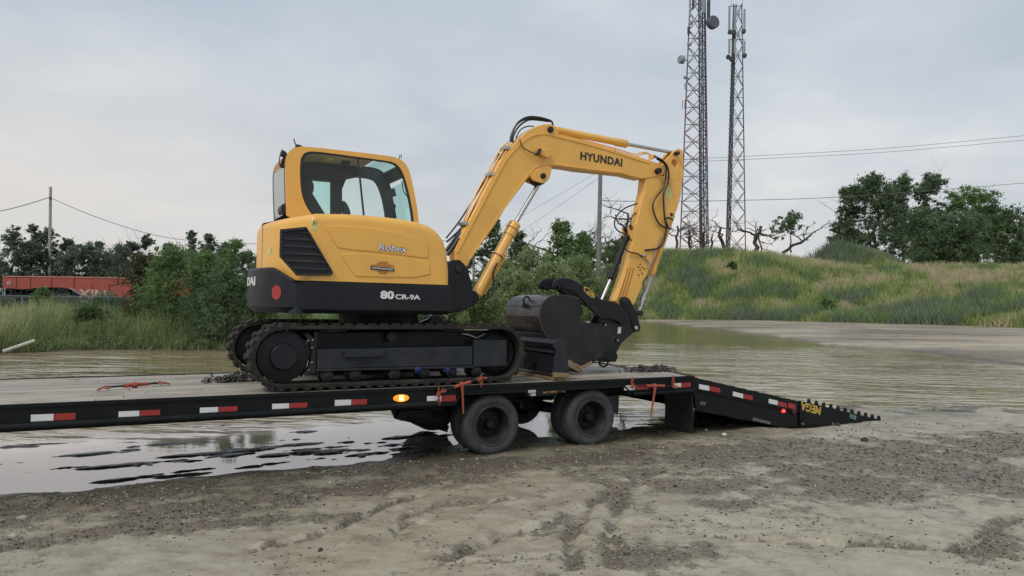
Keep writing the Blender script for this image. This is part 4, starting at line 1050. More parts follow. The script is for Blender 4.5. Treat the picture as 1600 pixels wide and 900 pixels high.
q = S(823, 470, 1.15)
m = MB(); 
for k in range(1):
    m.tube([(q[0]+.055*math.cos(a), q[1], q[2]+.065*math.sin(a)) for a in [2*math.pi*i/16 for i in range(17)]], .016, 8)
m.build('lift_eye', MKD, ex, smooth=True)
MB().box((q[0]-.07, q[1]-.02, q[2]-.11), (q[0]+.07, q[1]+.02, q[2]-.04)).build('lift_eye_base', MKD, ex, bevel=.006)
# ears / coupler
ear = [(938, 507), (938, 500), (944, 490), (968, 490), (985, 500), (992, 512), (990, 520), (972, 535), (964, 550), (960, 560), (955, 566), (938, 566), (932, 556), (935, 540), (936, 520)]
for w in (BN-.06, BN+BT-.06): MB().prism(uz(ear, BN-.06), w, w+.05).build('coupler_plate', MPLATE, ex, bevel=.008)
MB().prism(uz([(948, 500), (975, 500), (978, 520), (955, 545), (940, 540)], BN-.05), BN-.008, BN+BT+.008).build('coupler_body', MKD, ex, bevel=.02)
MB().prism(uz([(940, 552), (963, 549), (966, 558), (962, 566), (944, 561), (936, 562)], BN-.1), BN-.1, BN+BT+.08).build('coupler_foot', MK, ex, bevel=.01)
for px, py, r in ((947, 508, .035), (966, 532, .035), (979, 499, .05)):
    pin(px, py, BN-.10, BN+BT+.09, r)
    pin(px, py, BN-.112, BN-.099, r*.45, MSILV, 'grease_nipple')
MB().prism(uz([(966, 511), (971, 511), (970, 521), (965, 521)], BN-.065), BN-.064, BN-.061).build('coupler_label', MWHITE, ex)
link_ = smooth_loop(uz([(969, 466), (976, 463), (984, 467), (988, 476), (994, 488), (999, 505), (1001, 515), (996, 519), (990, 517), (988, 508), (984, 494), (976, 482), (969, 475)], BN-.07), 1)
for w in (BN-.08, BN+BT+.035): MB().prism(link_, w, w+.045).build('tipping_link', MK, ex, bevel=.01)
pin(978, 471, BN-.1, BN+BT+.1, .055); pin(978, 471, BN-.108, BN-.098, .02, MGREY)
pin(995, 512.5, BN-.10, BN+BT+.1, .034, MSILV)
for w in (BN+.03, BN+BT-.08): MB().prism(uz([(958, 530), (988, 508), (998, 510), (999, 516), (975, 530), (962, 540)], BN), w, w+.05).build('coupler_link', MK, ex, bevel=.01)
th_px = [(864, 447), (868, 438), (875, 434.5), (884, 434), (897, 437), (912, 447), (927, 459), (941, 469), (961, 471.5), (972, 478), (980, 487), (985, 498), (981, 506), (972, 508), (962, 500), (950, 498), (941, 500), (930, 490), (922, 481), (907, 466), (897, 455), (886, 451), (875, 453), (866, 451)]
thu = smooth_loop(uz(th_px, BN-.13), 1)
MB().prism(thu, BN-.13, BN-.075).build('thumb_tine', MK, ex, bevel=.010)
th2 = smooth_loop(uz([(864, 447), (868, 438), (875, 434.5), (884, 434), (897, 437), (912, 447), (927, 459), (941, 469), (952, 474), (950, 482), (938, 478), (922, 474), (907, 466), (897, 455), (886, 451), (875, 453), (866, 451)], BN-.13), 1)
MB().prism(th2, BN+BT+.07, BN+BT+.125).build('thumb_tine', MK, ex, bevel=.010)
tip = uz([(864, 447), (868, 438), (875, 434.5), (884, 434), (889, 440), (880, 447), (866, 452)], BN-.13)
MB().prism(uz([(884, 440), (897, 443), (925, 463), (930, 475), (910, 466), (895, 453)], BN-.1), BN-.074, BN+BT+.069).build('thumb_web', MKD, ex, bevel=.01)
for w in (BN-.16, BN+BT+.04):
    for k, (px, py) in enumerate(((868, 446), (874, 449), (880, 449))):
        q = uz([(px, py)], BN-.16)[0]; MB().prism([(q[0]-.02, q[1]+.03), (q[0]+.03, q[1]+.03), (q[0]+.005, q[1]-.04)], w, w+.11).build('thumb_tooth', MKD, ex)
tc_ = S(921, 457, BN-.135)
MB().prism([(tc_[0]+.13*math.cos(a)*.8+.05*math.sin(a)*.6, tc_[2]+.05*math.sin(a)*.8-.13*math.cos(a)*.6) for a in [2*math.pi*k/20 for k in range(20)]], BN-.134, BN-.1305).build('oval_badge', MGOLD, ex)
MB().prism([(tc_[0]+.105*math.cos(a)*.8+.035*math.sin(a)*.6, tc_[2]+.035*math.sin(a)*.8-.105*math.cos(a)*.6) for a in [2*math.pi*k/20 for k in range(20)]], BN-.1365, BN-.1342).build('badge_field', MK, ex)
letter('thumb_lettering', 'AMI', (915, 458.5), (926.5, 465.5), 7, BN-.1355, MGOLD, ex, bold=.035, proud=.004)
# ---- dozer blade
be = smooth_loop(uz([(864, 536), (869, 531), (876, 528.5), (886, 532), (885, 541), (887, 556), (890, 583), (888, 590), (866, 590), (865, 583), (867, 566), (870, 549), (865, 542)], .10), 1)
be = [(a, max(b, DZ+.004)) for a, b in be]
for w in (.10, 2*WC-.14): MB().prism(be, w, w+.04).build('blade_end_plate', MGREY, ex, bevel=.006)
for w in (.094, ): MB().prism([(a, b) for a, b in uz([(865, 582), (890, 583), (889, 590), (866, 590)], .094)], w, w+.052).build('blade_wear_corner', MWORN, ex, bevel=.008)
bp_ = uz([(870, 547), (876, 547), (886, 586), (868, 586)], .14); bp_ = [(a, max(b, DZ+.02)) for a, b in bp_]
MB().prism(bp_, .141, 2*WC-.141).build('blade_plate', MK, ex, bevel=.006)
MB().prism(uz([(864, 537), (870, 531), (878, 530), (880, 537), (876, 546), (868, 546)], .14), .1405, 2*WC-.1405).build('blade_top_beam', MK, ex, bevel=.006)
MB().prism(uz([(866, 548), (872, 548), (872, 552), (866, 552)], .14), .15, 2*WC-.15).build('blade_rib', MGREY, ex)
MB().box((uz([(868, 583)], .14)[0][0]-.01, .15, DZ+.004), (uz([(888, 583)], .14)[0][0], 2*WC-.15, DZ+.035)).build('blade_cutting_edge', MWORN, ex)
for w in (.66, 2*WC-.78): MB().prism(uz([(775, 545), (868, 556), (868, 572), (775, 562)], .3), w, w+.12).build('blade_arm', MKD, ex, bevel=.012)
# hydraulic lump and pipes in front of the slew ring
q = S(678, 500, 1.0); MB().lathe([(0, 0), (.1, .0), (.13, .03), (.13, .22), (.1, .25), (0, .25)], (q[0], q[2]-.05), .9, 18).build('swing_cylinder', MKD, ex, smooth=True)
hose('swing_hose', [(655, 503, .95), (668, 498, .95), (674, 492, .95), (688, 490, .95), (700, 497, .95)], .012, ex, MSILV)

# ================================================================== GROUND, WATER
water_px = [(-420, 826), (-150, 790), (0, 768), (60, 763), (140, 757), (250, 743), (400, 731), (500, 723), (600, 716), (650, 706), (690, 697), (730, 678), (800, 682), (870, 677), (930, 668), (985, 667), (1040, 664), (1100, 652), (1180, 648), (1250, 640), (1330, 634), (1390, 632), (1470, 638), (1560, 636), (1700, 642), (1900, 640), (2300, 640),
            (2100, 590), (1800, 578), (1600, 570), (1520, 560), (1450, 550), (1380, 543), (1285, 537), (1200, 523), (1100, 511), (1000, 501), (930, 498), (860, 500), (800, 503), (740, 508), (650, 515), (560, 527), (480, 538), (390, 545), (300, 546), (200, 545), (100, 547), (0, 550), (-200, 560), (-500, 585), (-1100, 640)]
WP = np.array([(G(x, y, 0).x, G(x, y, 0).y) for x, y in water_px])
def sdist(X, Y, P):
    """signed distance to a polygon, positive outside"""
    d = np.full(X.shape, 1e9); inside = np.zeros(X.shape, bool); n = len(P)
    for i in range(n):
        ax, ay = P[i]; bx, by = P[(i+1) % n]; ex_, ey = bx-ax, by-ay
        t = np.clip(((X-ax)*ex_+(Y-ay)*ey)/(ex_*ex_+ey*ey+1e-12), 0, 1)
        d = np.minimum(d, (X-ax-t*ex_)**2+(Y-ay-t*ey)**2)
        c = ((ay > Y) != (by > Y)) & (X < (bx-ax)*(Y-ay)/((by-ay) if by != ay else 1e-12)+ax); inside ^= c
    d = np.sqrt(d); return np.where(inside, -d, d)
def ell(X, Y, px, py, rx, ry, ang=0., z=0.):
    """bell-shaped blob at a surveyed place; rx, ry in metres, turned by ang from the trailer direction"""
    c = G(px, py, z); a = TH+ang; dx = X-c.x; dy = Y-c.y
    u = dx*math.cos(a)+dy*math.sin(a); v = -dx*math.sin(a)+dy*math.cos(a)
    return np.exp(-((u/rx)**2+(v/ry)**2))
def polyline_mask(X, Y, pts, wid):
    d = np.full(X.shape, 1e9)
    P = [G(x, y, 0) for x, y in pts]
    for a, b in zip(P, P[1:]):
        ex_, ey = b.x-a.x, b.y-a.y; t = np.clip(((X-a.x)*ex_+(Y-a.y)*ey)/(ex_*ex_+ey*ey), 0, 1)
        d = np.minimum(d, (X-a.x-t*ex_)**2+(Y-a.y-t*ey)**2)
    return np.exp(-d/wid**2)
WAVE_MUD = [(470, 690, 1.0, .08), (400, 697, .9, .05), (540, 681, .7, .07), (360, 706, .8, .04), (260, 716, .8, .035), (120, 706, .5, .025), (60, 690, .4, .03), (450, 672, .5, .03), (240, 690, .5, .02),(395, 687, .55, .07), (340, 690, .4, .05), (440, 684, .3, .06), (480, 702, .65, .09), (420, 712, .5, .06), (560, 690, .45, .09), (590, 704, .5, .10), (500, 712, .5, .07), (350, 726, .7, .05), (15, 717, .22, .05), (250, 738, .6, .05), (310, 705, .4, .025), (180, 700, .3, .02), (620, 678, .4, .10), (640, 690, .5, .2), (700, 672, .5, .25), (660, 700, .5, .18), (440, 700, .5, .05), (380, 738, .5, .05), (540, 700, .4, .05), (80, 728, .35, .03), (210, 722, .4, .03), (330, 662, .35, .02), (440, 656, .35, .03), (290, 668, .25, .02)]
SHALLOW = [(1260, 610, .7, .16), (1330, 606, .8, .12), (1180, 618, .9, .2), (1300, 590, .9, .12), (1400, 598, 1.0, .12), (1450, 605, .9, .10), (1350, 585, 1.0, .10), (1500, 600, .8, .1), (1290, 572, 1.2, .15), (1560, 622, 1.0, .1), (1480, 628, 1.4, .14), (1220, 630, 1.2, .25), (1420, 622, .8, .07)]
RUTS = [([(960, 900), (955, 830), (968, 790), (950, 760)], .10), ([(895, 900), (890, 850), (925, 790)], .09), ([(700, 885), (780, 850), (880, 822), (960, 775), (1030, 742)], .10), ([(600, 830), (680, 800), (800, 790)], .07), ([(930, 762), (1050, 766), (1130, 770)], .08), ([(600, 850), (640, 825)], .08), ([(400, 868), (520, 840), (600, 800), (650, 785)], .07), ([(1250, 860), (1400, 866), (1600, 885)], .08), ([(1100, 850), (1300, 858), (1500, 870)], .05), ([(200, 830), (330, 800), (520, 770), (700, 745)], .08), ([(-50, 880), (120, 850), (300, 825)], .09), ([(1500, 870), (1580, 820)], .10), ([(650, 900), (860, 880)], .04)]
GRAV = [(100, 800, 1.2, .5), (330, 800, 1.5, .35), (560, 770, 1.4, .3), (600, 738, 1.8, .22), (900, 725, 1.9, .45), (1150, 715, 2.4, .85), (1400, 720, 2.8, .95), (1350, 770, 1.6, .5), (1560, 760, 1.4, .9), (1600, 700, 2.4, .8), (1100, 770, .8, .25), (350, 830, .9, .15), (80, 850, .9, .15), (1560, 865, .4, .16), (1030, 880, .4, .35), (200, 775, 1.4, .3), (1150, 800, .5, .2), (740, 735, .8, .2)]
WL = -.05
def land(X, Y):
    """height, gravel share, wetness with painted trailer shade, grass share"""
    d = sdist(X, Y, WP)
    wob = (fbm(X*1.7, Y*1.7, 3, 4)-.5)
    far = np.clip((Y-22)/30, 0, 1)
    d = d+wob*(.5+1.0*far+2.2*np.clip((X-4.5)/2, 0, 1)*np.clip((20-Y)/5, 0, 1))
    h = np.where(d > 0, .012+.05*(1-np.exp(-d/1.2)), -.22*(1-np.exp(d/1.4)))
    # banks
    left = np.clip((X*-.4+Y-24)/6, 0, 1)*np.clip((14-X)/20, 0, 1)
    bank = np.where(d > 0, np.clip(d, 0, 6)*.07+np.clip(d-6, 0, 100)*.004, 0)
    h = h+bank*np.clip((Y-16)/8, 0, 1)*np.clip((12-X)/8, .12, 1)
    rise = np.where(d > 0, np.clip((Y-38)/50, 0, 1)*np.clip((X-2)/25, 0, 1)*.35*np.clip(d/14, 0, 1), 0)
    h = h+rise
    # small relief
    nearw = np.clip(1-(np.abs(Y-6)-8)/10, 0, 1)
    a_ = X*math.cos(TH)+Y*math.sin(TH); b_ = -X*math.sin(TH)+Y*math.cos(TH)
    h = h+(fbm(X*5, Y*5, 11, 5)-.5)*.028*np.clip(.35+nearw, 0, 1)*np.clip((d+.1)/.5, .03, 1)
    h = h+(fbm(a_*1.1, b_*5.5, 21, 4)-.5)*.05*nearw*np.clip((1.2-np.abs(d+.3))/.8, 0, 1)
    streak = fbm(a_*2.4+.8*vnoise(a_*3, b_*3, 39), b_*7, 31, 3)
    m_ = np.zeros(X.shape)
    for px, py, rx, ry in WAVE_MUD: m_ = np.maximum(m_, ell(X, Y, px, py, rx*1.15, max(ry, .07)*1.3))
    h = np.where(d < .1, np.maximum(h, -.10+np.clip(m_*1.9, 0, 1)*(-.045+.27*streak)+.085*(fbm(a_*6, b_*13, 37, 3)-.5)*np.clip(m_*3, 0, 1)), h)
    s_ = np.zeros(X.shape)
    for px, py, rx, ry in SHALLOW: s_ = np.maximum(s_, ell(X, Y, px, py, rx, ry, -TH-.05))
    h = np.where(d < .1, np.maximum(h, -.10+s_*.10+(fbm(X*1.3, Y*4, 41, 4)-.5)*.16*(.3+s_)), h)
    m2_ = np.clip((1.0-np.abs(b_-(OY*math.cos(TH)-OX*math.sin(TH))+.05)/1.3), 0, 1)*np.clip((.2-a_+OX*math.cos(TH)+OY*math.sin(TH))/1.0, 0, 1); black = np.clip(np.maximum(m_*2.2, m2_*1.2), 0, 1)*np.clip((.35-d)/.3, 0, 1)  # black mud, with the shade under the trailer put into its colour
    h = np.where((d < .1) & (h > 0), .02*np.tanh(h/.03), h)
    h = h+WL*np.where(d < 0, 1, np.exp(-np.maximum(d, 0)/.8))
    # foreground silt and gravel
    g = np.zeros(X.shape)
    for px, py, rx, ry in GRAV: g = np.maximum(g, .95*ell(X, Y, px, py, rx*1.15, ry*1.3, -.1))
    ru = np.zeros(X.shape)
    for pts, wd in RUTS: ru = np.maximum(ru, polyline_mask(X, Y, pts, wd))
    gn = fbm(X*3.1, Y*3.1, 51, 5); gn2 = fbm(X*9, Y*9, 61, 3)
    lugn = vnoise(a_*9, b_*9, 71)
    gravel = np.clip((g*1.15+ru*.8*(lugn > .3)+(gn-.5)*1.3+(gn2-.5)*1.0)-.17, 0, 1)*1.25
    gravel = np.clip(gravel+np.clip(1-np.abs(d-.25)/.5, 0, 1)*.9*(gn > .42), 0, 1)
    dry = np.clip(d/.3, 0, 1)
    h = h-(ru*.055-.03*np.clip(ru*(1-ru)*4, 0, 1)*(gn > .4))*nearw*dry+ru*.02*(lugn-.5)*nearw*dry+(gravel*.010+(gn2-.5)*.012*gravel)*nearw*dry
    # wheel ruts of the tracks on the far road
    road = np.clip((Y-14)/10, 0, 1)*(d > 0)
    uu = a_-(OX*math.cos(TH)+OY*math.sin(TH)); vv = b_-(-OX*math.sin(TH)+OY*math.cos(TH))   # along and across the trailer
    h = h-.075*np.clip((uu-5.0)/.8, 0, 1)*np.clip((8.3-uu)/.4, 0, 1)*np.clip((vv+.35)/.3, 0, 1)*np.clip((2.9-vv)/.3, 0, 1)*(d > 0)
    under = np.clip((uu+3.)/.8, 0, 1)*np.clip((3.9-uu)/.8, 0, 1)*np.clip((vv+.30+.5*(gn-.5))/.35, 0, 1)*np.clip((3.2-vv)/.5, 0, 1)  # ground below the trailer: damp plus its cast shade, both darkened into the colour
    wet_shade = np.clip(1-(h-WL)/.035, 0, 1)*(1-.6*road)
    wet_shade = np.maximum(wet_shade, np.clip(1-(d)/(.7+2.6*vnoise(X*.8, Y*.8, 44)*(X < 9)), 0, 1)*.85)
    wet_shade = np.maximum(wet_shade, under)
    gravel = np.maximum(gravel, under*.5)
    sand = np.clip((Y-18)/10, 0, 1)*np.clip((X-4)/6, 0, 1)
    grass = np.clip(((d-.4)/1.0), 0, 1)*np.clip((9-X+Y*.02)/3, 0, 1)*np.clip((Y-15)/4, 0, 1)
    return h, np.clip(gravel, 0, 1), np.clip(wet_shade, 0, 1), grass, np.clip(black, 0, 1), sand
def grid(xs, ys): X, Y = np.meshgrid(xs, ys); return X, Y
def gridfaces(nx, ny):
    i = np.arange(nx*ny).reshape(ny, nx); return np.stack([i[:-1, :-1].ravel(), i[:-1, 1:].ravel(), i[1:, 1:].ravel(), i[1:, :-1].ravel()], 1)
ys = np.concatenate([np.linspace(-30, 1.5, 16)[:-1], np.arange(1.5, 13, .032), 13+np.cumsum(.032*1.035**np.arange(1, 190))]); ys = ys[ys < 1500]
xp = np.concatenate([np.arange(0, 7.6, .036), 7.6+np.cumsum(.036*1.045**np.arange(1, 190))]); xp = xp[xp < 1500]
xs = np.concatenate([-xp[::-1][:-1], xp])
X, Y = grid(xs, ys)
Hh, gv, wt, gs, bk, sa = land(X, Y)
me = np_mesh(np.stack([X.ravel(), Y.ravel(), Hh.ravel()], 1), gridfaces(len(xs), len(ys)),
             {'gravel': ('POINT', gv.ravel()), 'wet_shade': ('POINT', wt.ravel()), 'grassy': ('POINT', gs.ravel()), 'muck_shade': ('POINT', bk.ravel()), 'sand': ('POINT', sa.ravel())})
def ground_mat():
    m = bpy.data.materials.new('yard_mud'); m.use_nodes = True; t = m.node_tree; b = t.nodes['Principled BSDF']; n_ = t.nodes; l_ = t.links
    def at(nm): a = n_.new('ShaderNodeAttribute'); a.attribute_name = nm; return a.outputs['Fac']
    tcn = n_.new('ShaderNodeTexCoord')
    def nz(sc_, det=6, rough=.6, st=None):
        x = n_.new('ShaderNodeTexNoise'); x.inputs['Scale'].default_value = sc_; x.inputs['Detail'].default_value = det; x.inputs['Roughness'].default_value = rough
        if st:
            mp = n_.new('ShaderNodeMapping'); mp.inputs['Scale'].default_value = st; mp.inputs['Rotation'].default_value = (0, 0, -.3); l_.new(tcn.outputs['Object'], mp.inputs[0]); l_.new(mp.outputs[0], x.inputs[0])
        else: l_.new(tcn.outputs['Object'], x.inputs[0])
        return x.outputs[0]
    def rm(v, stops):
        r = n_.new('ShaderNodeValToRGB'); e = r.color_ramp.elements
        e[0].position = stops[0][0]; e[0].color = (*stops[0][1], 1); e[1].position = stops[-1][0]; e[1].color = (*stops[-1][1], 1)
        for p, c in stops[1:-1]:
            q = e.new(p); q.color = (*c, 1)
        l_.new(v, r.inputs[0]); return r.outputs[0]
    def mx(f, a, c, bt='MIX'):
        x = n_.new('ShaderNodeMix'); x.data_type = 'RGBA'; x.blend_type = bt
        if isinstance(f, float): x.inputs[0].default_value = f
        else: l_.new(f, x.inputs[0])
        for i, v in ((6, a), (7, c)):
            if isinstance(v, tuple): x.inputs[i].default_value = (*v, 1)
            else: l_.new(v, x.inputs[i])
        return x.outputs[2]
    def mt(op, a, c, clamp=False):
        x = n_.new('ShaderNodeMath'); x.operation = op; x.use_clamp = clamp
        for i, v in enumerate((a, c)):
            if isinstance(v, (int, float)): x.inputs[i].default_value = v
            else: l_.new(v, x.inputs[i])
        return x.outputs[0]
    silt = rm(nz(3.0, 12, .78, (1, 1.5, 1)), [(.34, (.225, .19, .13)), (.48, (.35, .31, .222)), (.64, (.43, .39, .29))])
    vo = n_.new('ShaderNodeTexVoronoi'); vo.inputs['Scale'].default_value = 55; l_.new(tcn.outputs['Object'], vo.inputs[0])
    vo2 = n_.new('ShaderNodeTexVoronoi'); vo2.inputs['Scale'].default_value = 24; l_.new(tcn.outputs['Object'], vo2.inputs[0])
    sepc = n_.new('ShaderNodeSeparateColor'); l_.new(vo.outputs['Color'], sepc.inputs[0])
    peb = rm(sepc.outputs[0], [(0, (.065, .053, .04)), (.4, (.13, .108, .08)), (.8, (.21, .18, .14)), (1, (.46, .42, .35))])
    gcol = mx(mt('ADD', mt('MULTIPLY', nz(2.5, 5), .8), .2), peb, (.145, .118, .083))
    fine = nz(16, 8, .75)
    gm = mt('ADD', at('gravel'), mt('ADD', mt('MULTIPLY', mt('SUBTRACT', fine, .5), 2.7), mt('MULTIPLY', mt('SUBTRACT', nz(60, 3, .6), .5), 1.5))); 
    gmr = n_.new('ShaderNodeMapRange'); gmr.inputs[1].default_value = .30; gmr.inputs[2].default_value = .85; l_.new(gm, gmr.inputs[0])
    c = mx(gmr.outputs[0], silt, gcol)
    # brown stain streaks over the silt
    st = n_.new('ShaderNodeMapRange'); st.inputs[1].default_value = .5; st.inputs[2].default_value = .66; st.inputs[4].default_value = .6; l_.new(nz(1.4, 12, .8, (1, 1.4, 1)), st.inputs[0])
    c = mx(st.outputs[0], c, (.17, .13, .085))
    sd1 = rm(nz(.5, 8, .65, (.35, 2.2, 1)), [(.3, (.20, .155, .105)), (.5, (.34, .28, .20)), (.68, (.46, .395, .30))])
    sd2 = rm(nz(.13, 7, .68, (.5, 1.0, 1)), [(.40, (.42, .36, .28)), (.5, (.80, .78, .76)), (.60, (1.25, 1.2, 1.12))])
    c = mx(at('sand'), c, mx(1.0, sd1, sd2, 'MULTIPLY'))
    c = mx(at('grassy'), c, (.06, .075, .032))
    c = mx(at('wet_shade'), c, mx(1.0, c, (.36, .34, .31), 'MULTIPLY'))
    c = mx(at('muck_shade'), c, (.026, .022, .017))
    l_.new(c, b.inputs['Base Color'])
    ro = n_.new('ShaderNodeMapRange'); l_.new(at('wet_shade'), ro.inputs[0]); ro.inputs[3].default_value = .38; ro.inputs[4].default_value = .2
    ro2 = mt('ADD', mt('ADD', ro.outputs[0], mt('MULTIPLY', gmr.outputs[0], .15)), mt('MULTIPLY', mt('SUBTRACT', nz(.8, 5, .6), .5), .9)); l_.new(ro2, b.inputs['Roughness'])
    b.inputs['Specular IOR Level'].default_value = .5
    hgt = mt('ADD', mt('MULTIPLY', mt('MULTIPLY', mt('SUBTRACT', 1.0, vo.outputs['Distance']), gmr.outputs[0]), .9), mt('ADD', mt('MULTIPLY', fine, .5), mt('MULTIPLY', nz(90, 3), .15)))
    hgt = mt('ADD', hgt, mt('MULTIPLY', mt('MULTIPLY', mt('SUBTRACT', 1.0, vo2.outputs['Distance']), gmr.outputs[0]), .7))
    bp = n_.new('ShaderNodeBump'); bp.inputs['Strength'].default_value = .65; bp.inputs['Distance'].default_value = .012; l_.new(hgt, bp.inputs['Height']); l_.new(bp.outputs[0], b.inputs['Normal'])
    return m
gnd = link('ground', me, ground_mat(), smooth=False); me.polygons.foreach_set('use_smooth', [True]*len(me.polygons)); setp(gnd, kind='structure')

# water sheet: silty pond water with wind ripples, calmer under the trailer
wy = np.concatenate([np.arange(2, 20, .25), np.geomspace(20, 170, 60)]); wx = np.concatenate([-np.geomspace(12, 220, 40)[::-1], np.arange(-11.75, 20, .25), np.geomspace(20, 220, 40)])
X, Y = grid(wx, wy)
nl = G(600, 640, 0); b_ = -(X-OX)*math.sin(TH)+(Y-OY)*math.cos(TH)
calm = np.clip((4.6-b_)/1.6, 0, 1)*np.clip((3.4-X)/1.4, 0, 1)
still = np.clip((Y-26)/14, 0, 1)
def water_mat():
    m = bpy.data.materials.new('silty_water'); m.use_nodes = True; t = m.node_tree; b = t.nodes['Principled BSDF']; n_ = t.nodes; l_ = t.links
    tcn = n_.new('ShaderNodeTexCoord'); at = n_.new('ShaderNodeAttribute'); at.attribute_name = 'calm'
    def nz(sc_, st, rot, det=4, rough=.55):
        mp = n_.new('ShaderNodeMapping'); mp.inputs['Scale'].default_value = st; mp.inputs['Rotation'].default_value = (0, 0, rot); l_.new(tcn.outputs['Object'], mp.inputs[0])
        x = n_.new('ShaderNodeTexNoise'); x.inputs['Scale'].default_value = sc_; x.inputs['Detail'].default_value = det; x.inputs['Roughness'].default_value = rough; l_.new(mp.outputs[0], x.inputs[0]); return x.outputs[0]
    r = n_.new('ShaderNodeValToRGB'); e = r.color_ramp.elements; e[0].position = .42; e[0].color = (.27, .20, .105, 1); e[1].position = .62; e[1].color = (.40, .325, .21, 1)
    a3 = n_.new('ShaderNodeAttribute'); a3.attribute_name = 'still'; m3 = n_.new('ShaderNodeMix'); m3.data_type = 'RGBA'; l_.new(a3.outputs['Fac'], m3.inputs[0]); l_.new(r.outputs[0], m3.inputs[6]); m3.inputs[7].default_value = (.25, .195, .095, 1)
    l_.new(nz(.35, (.6, 1.5, 1), .12, 7, .6), r.inputs[0])
    mx = n_.new('ShaderNodeMix'); mx.data_type = 'RGBA'; l_.new(at.outputs['Fac'], mx.inputs[0]); l_.new(m3.outputs[2], mx.inputs[6]); mx.inputs[7].default_value = (.60, .50, .455, 1); l_.new(mx.outputs[2], b.inputs['Base Color'])  # pale tint on the calm puddle paints in extra sky reflection
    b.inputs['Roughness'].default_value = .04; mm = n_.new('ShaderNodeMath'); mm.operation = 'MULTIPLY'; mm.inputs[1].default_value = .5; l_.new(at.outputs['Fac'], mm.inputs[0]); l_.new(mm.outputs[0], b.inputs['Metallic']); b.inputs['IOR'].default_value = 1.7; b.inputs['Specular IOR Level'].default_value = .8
    def mt(op, a, c, clamp=False):
        x = n_.new('ShaderNodeMath'); x.operation = op; x.use_clamp = clamp
        for i, v in enumerate((a, c)):
            if isinstance(v, (int, float)): x.inputs[i].default_value = v
            else: l_.new(v, x.inputs[i])
        return x.outputs[0]
    # gusts: patches of stronger ripple
    gust = n_.new('ShaderNodeMapRange'); gust.inputs[1].default_value = .38; gust.inputs[2].default_value = .62; gust.inputs[3].default_value = .25; l_.new(nz(.12, (1, 2, 1), .1, 3), gust.inputs[0])
    def ridge(v): return mt('SUBTRACT', 1.0, mt('MULTIPLY', mt('ABSOLUTE', mt('SUBTRACT', v, .5), 0), 4.0))
    h = mt('ADD', mt('ADD', mt('MULTIPLY', ridge(nz(.55, (.55, 1.5, 1), .12, 2)), .8), mt('MULTIPLY', ridge(nz(1.5, (.5, 1.7, 1), .22, 2)), .35)), mt('MULTIPLY', nz(5.0, (.6, 1.8, 1), -.2, 2), .18))
    h = mt('MULTIPLY', h, gust.outputs[0])
    st = mt('MULTIPLY', mt('SUBTRACT', 1.0, at.outputs['Fac']), .9, True); a2 = n_.new('ShaderNodeAttribute'); a2.attribute_name = 'still'; st = mt('MULTIPLY', st, mt('SUBTRACT', 1.0, mt('MULTIPLY', a2.outputs['Fac'], .9))); st = mt('ADD', st, .012)
    bp = n_.new('ShaderNodeBump'); bp.inputs['Distance'].default_value = .15; l_.new(st, bp.inputs['Strength']); l_.new(h, bp.inputs['Height']); l_.new(bp.outputs[0], b.inputs['Normal'])
    return m
wme = np_mesh(np.stack([X.ravel(), Y.ravel(), np.full(X.size, WL)], 1), gridfaces(len(wx), len(wy)), {'calm': ('POINT', calm.ravel()), 'still': ('POINT', still.ravel())})
setp(link('water', wme, water_mat()), kind='structure')

# loose stones lying on the gravel: stuff
def stones(count, seed, smin, smax, x0, x1, y0, y1, thr, mat, name, label):
    rs = np.random.RandomState(seed)
    yy = y0*(y1/y0)**rs.rand(count*6); xx = (rs.rand(count*6)*2-1)*.85*yy
    h, g, w, gr_, bk_, s_ = land(xx, yy); keep = (g**1.6 > thr*rs.rand(len(g))**.5) & (h > -.005) & (gr_ < .3); xx, yy, h = xx[keep][:count], yy[keep][:count], h[keep][:count]; n = len(xx)
    base = np.array([(1, 0, 0), (-1, 0, 0), (0, 1, 0), (0, -1, 0), (0, 0, 1), (0, 0, -1)], float)
    fc = np.array([(0, 2, 4), (2, 1, 4), (1, 3, 4), (3, 0, 4), (2, 0, 5), (1, 2, 5), (3, 1, 5), (0, 3, 5)])
    s = smin+(smax-smin)*rs.rand(n)**3.5; s = s*np.clip(yy/6, .6, 1.7)
    v = base[None]*(s[:, None, None]*(.6+.8*rs.rand(n, 6, 1))); v[:, :, 2] *= .45
    a = rs.rand(n)*6.28; ca, sa_ = np.cos(a)[:, None], np.sin(a)[:, None]
    vx = v[:, :, 0]*ca-v[:, :, 1]*sa_; vy = v[:, :, 0]*sa_+v[:, :, 1]*ca
    V = np.stack([vx+xx[:, None], vy+yy[:, None], v[:, :, 2]+h[:, None]+s[:, None]*.2], 2).reshape(-1, 3)
    Fc = (fc[None]+6*np.arange(n)[:, None, None]).reshape(-1, 3)
    o = link(name, np_mesh(V, Fc, {'tint': ('FACE', np.repeat(rs.rand(n), 8))}), mat); setp(o, label, 'gravel', kind='stuff'); return o
def stone_mat():
    m = leaf_mat('stone', [(.07, .057, .043), (.12, .10, .077), (.20, .17, .13), (.40, .36, .30)], 0., .75); return m
MST = stone_mat()
MCR = leaf_mat('crumb', [(.04, .033, .025), (.065, .055, .04), (.10, .085, .062), (.16, .14, .11)], 0., .8)
stones(17000, 5, .003, .018, -8, 8, 3.4, 15, 1.0, MST, 'gravel', 'small loose stones scattered over the muddy yard')

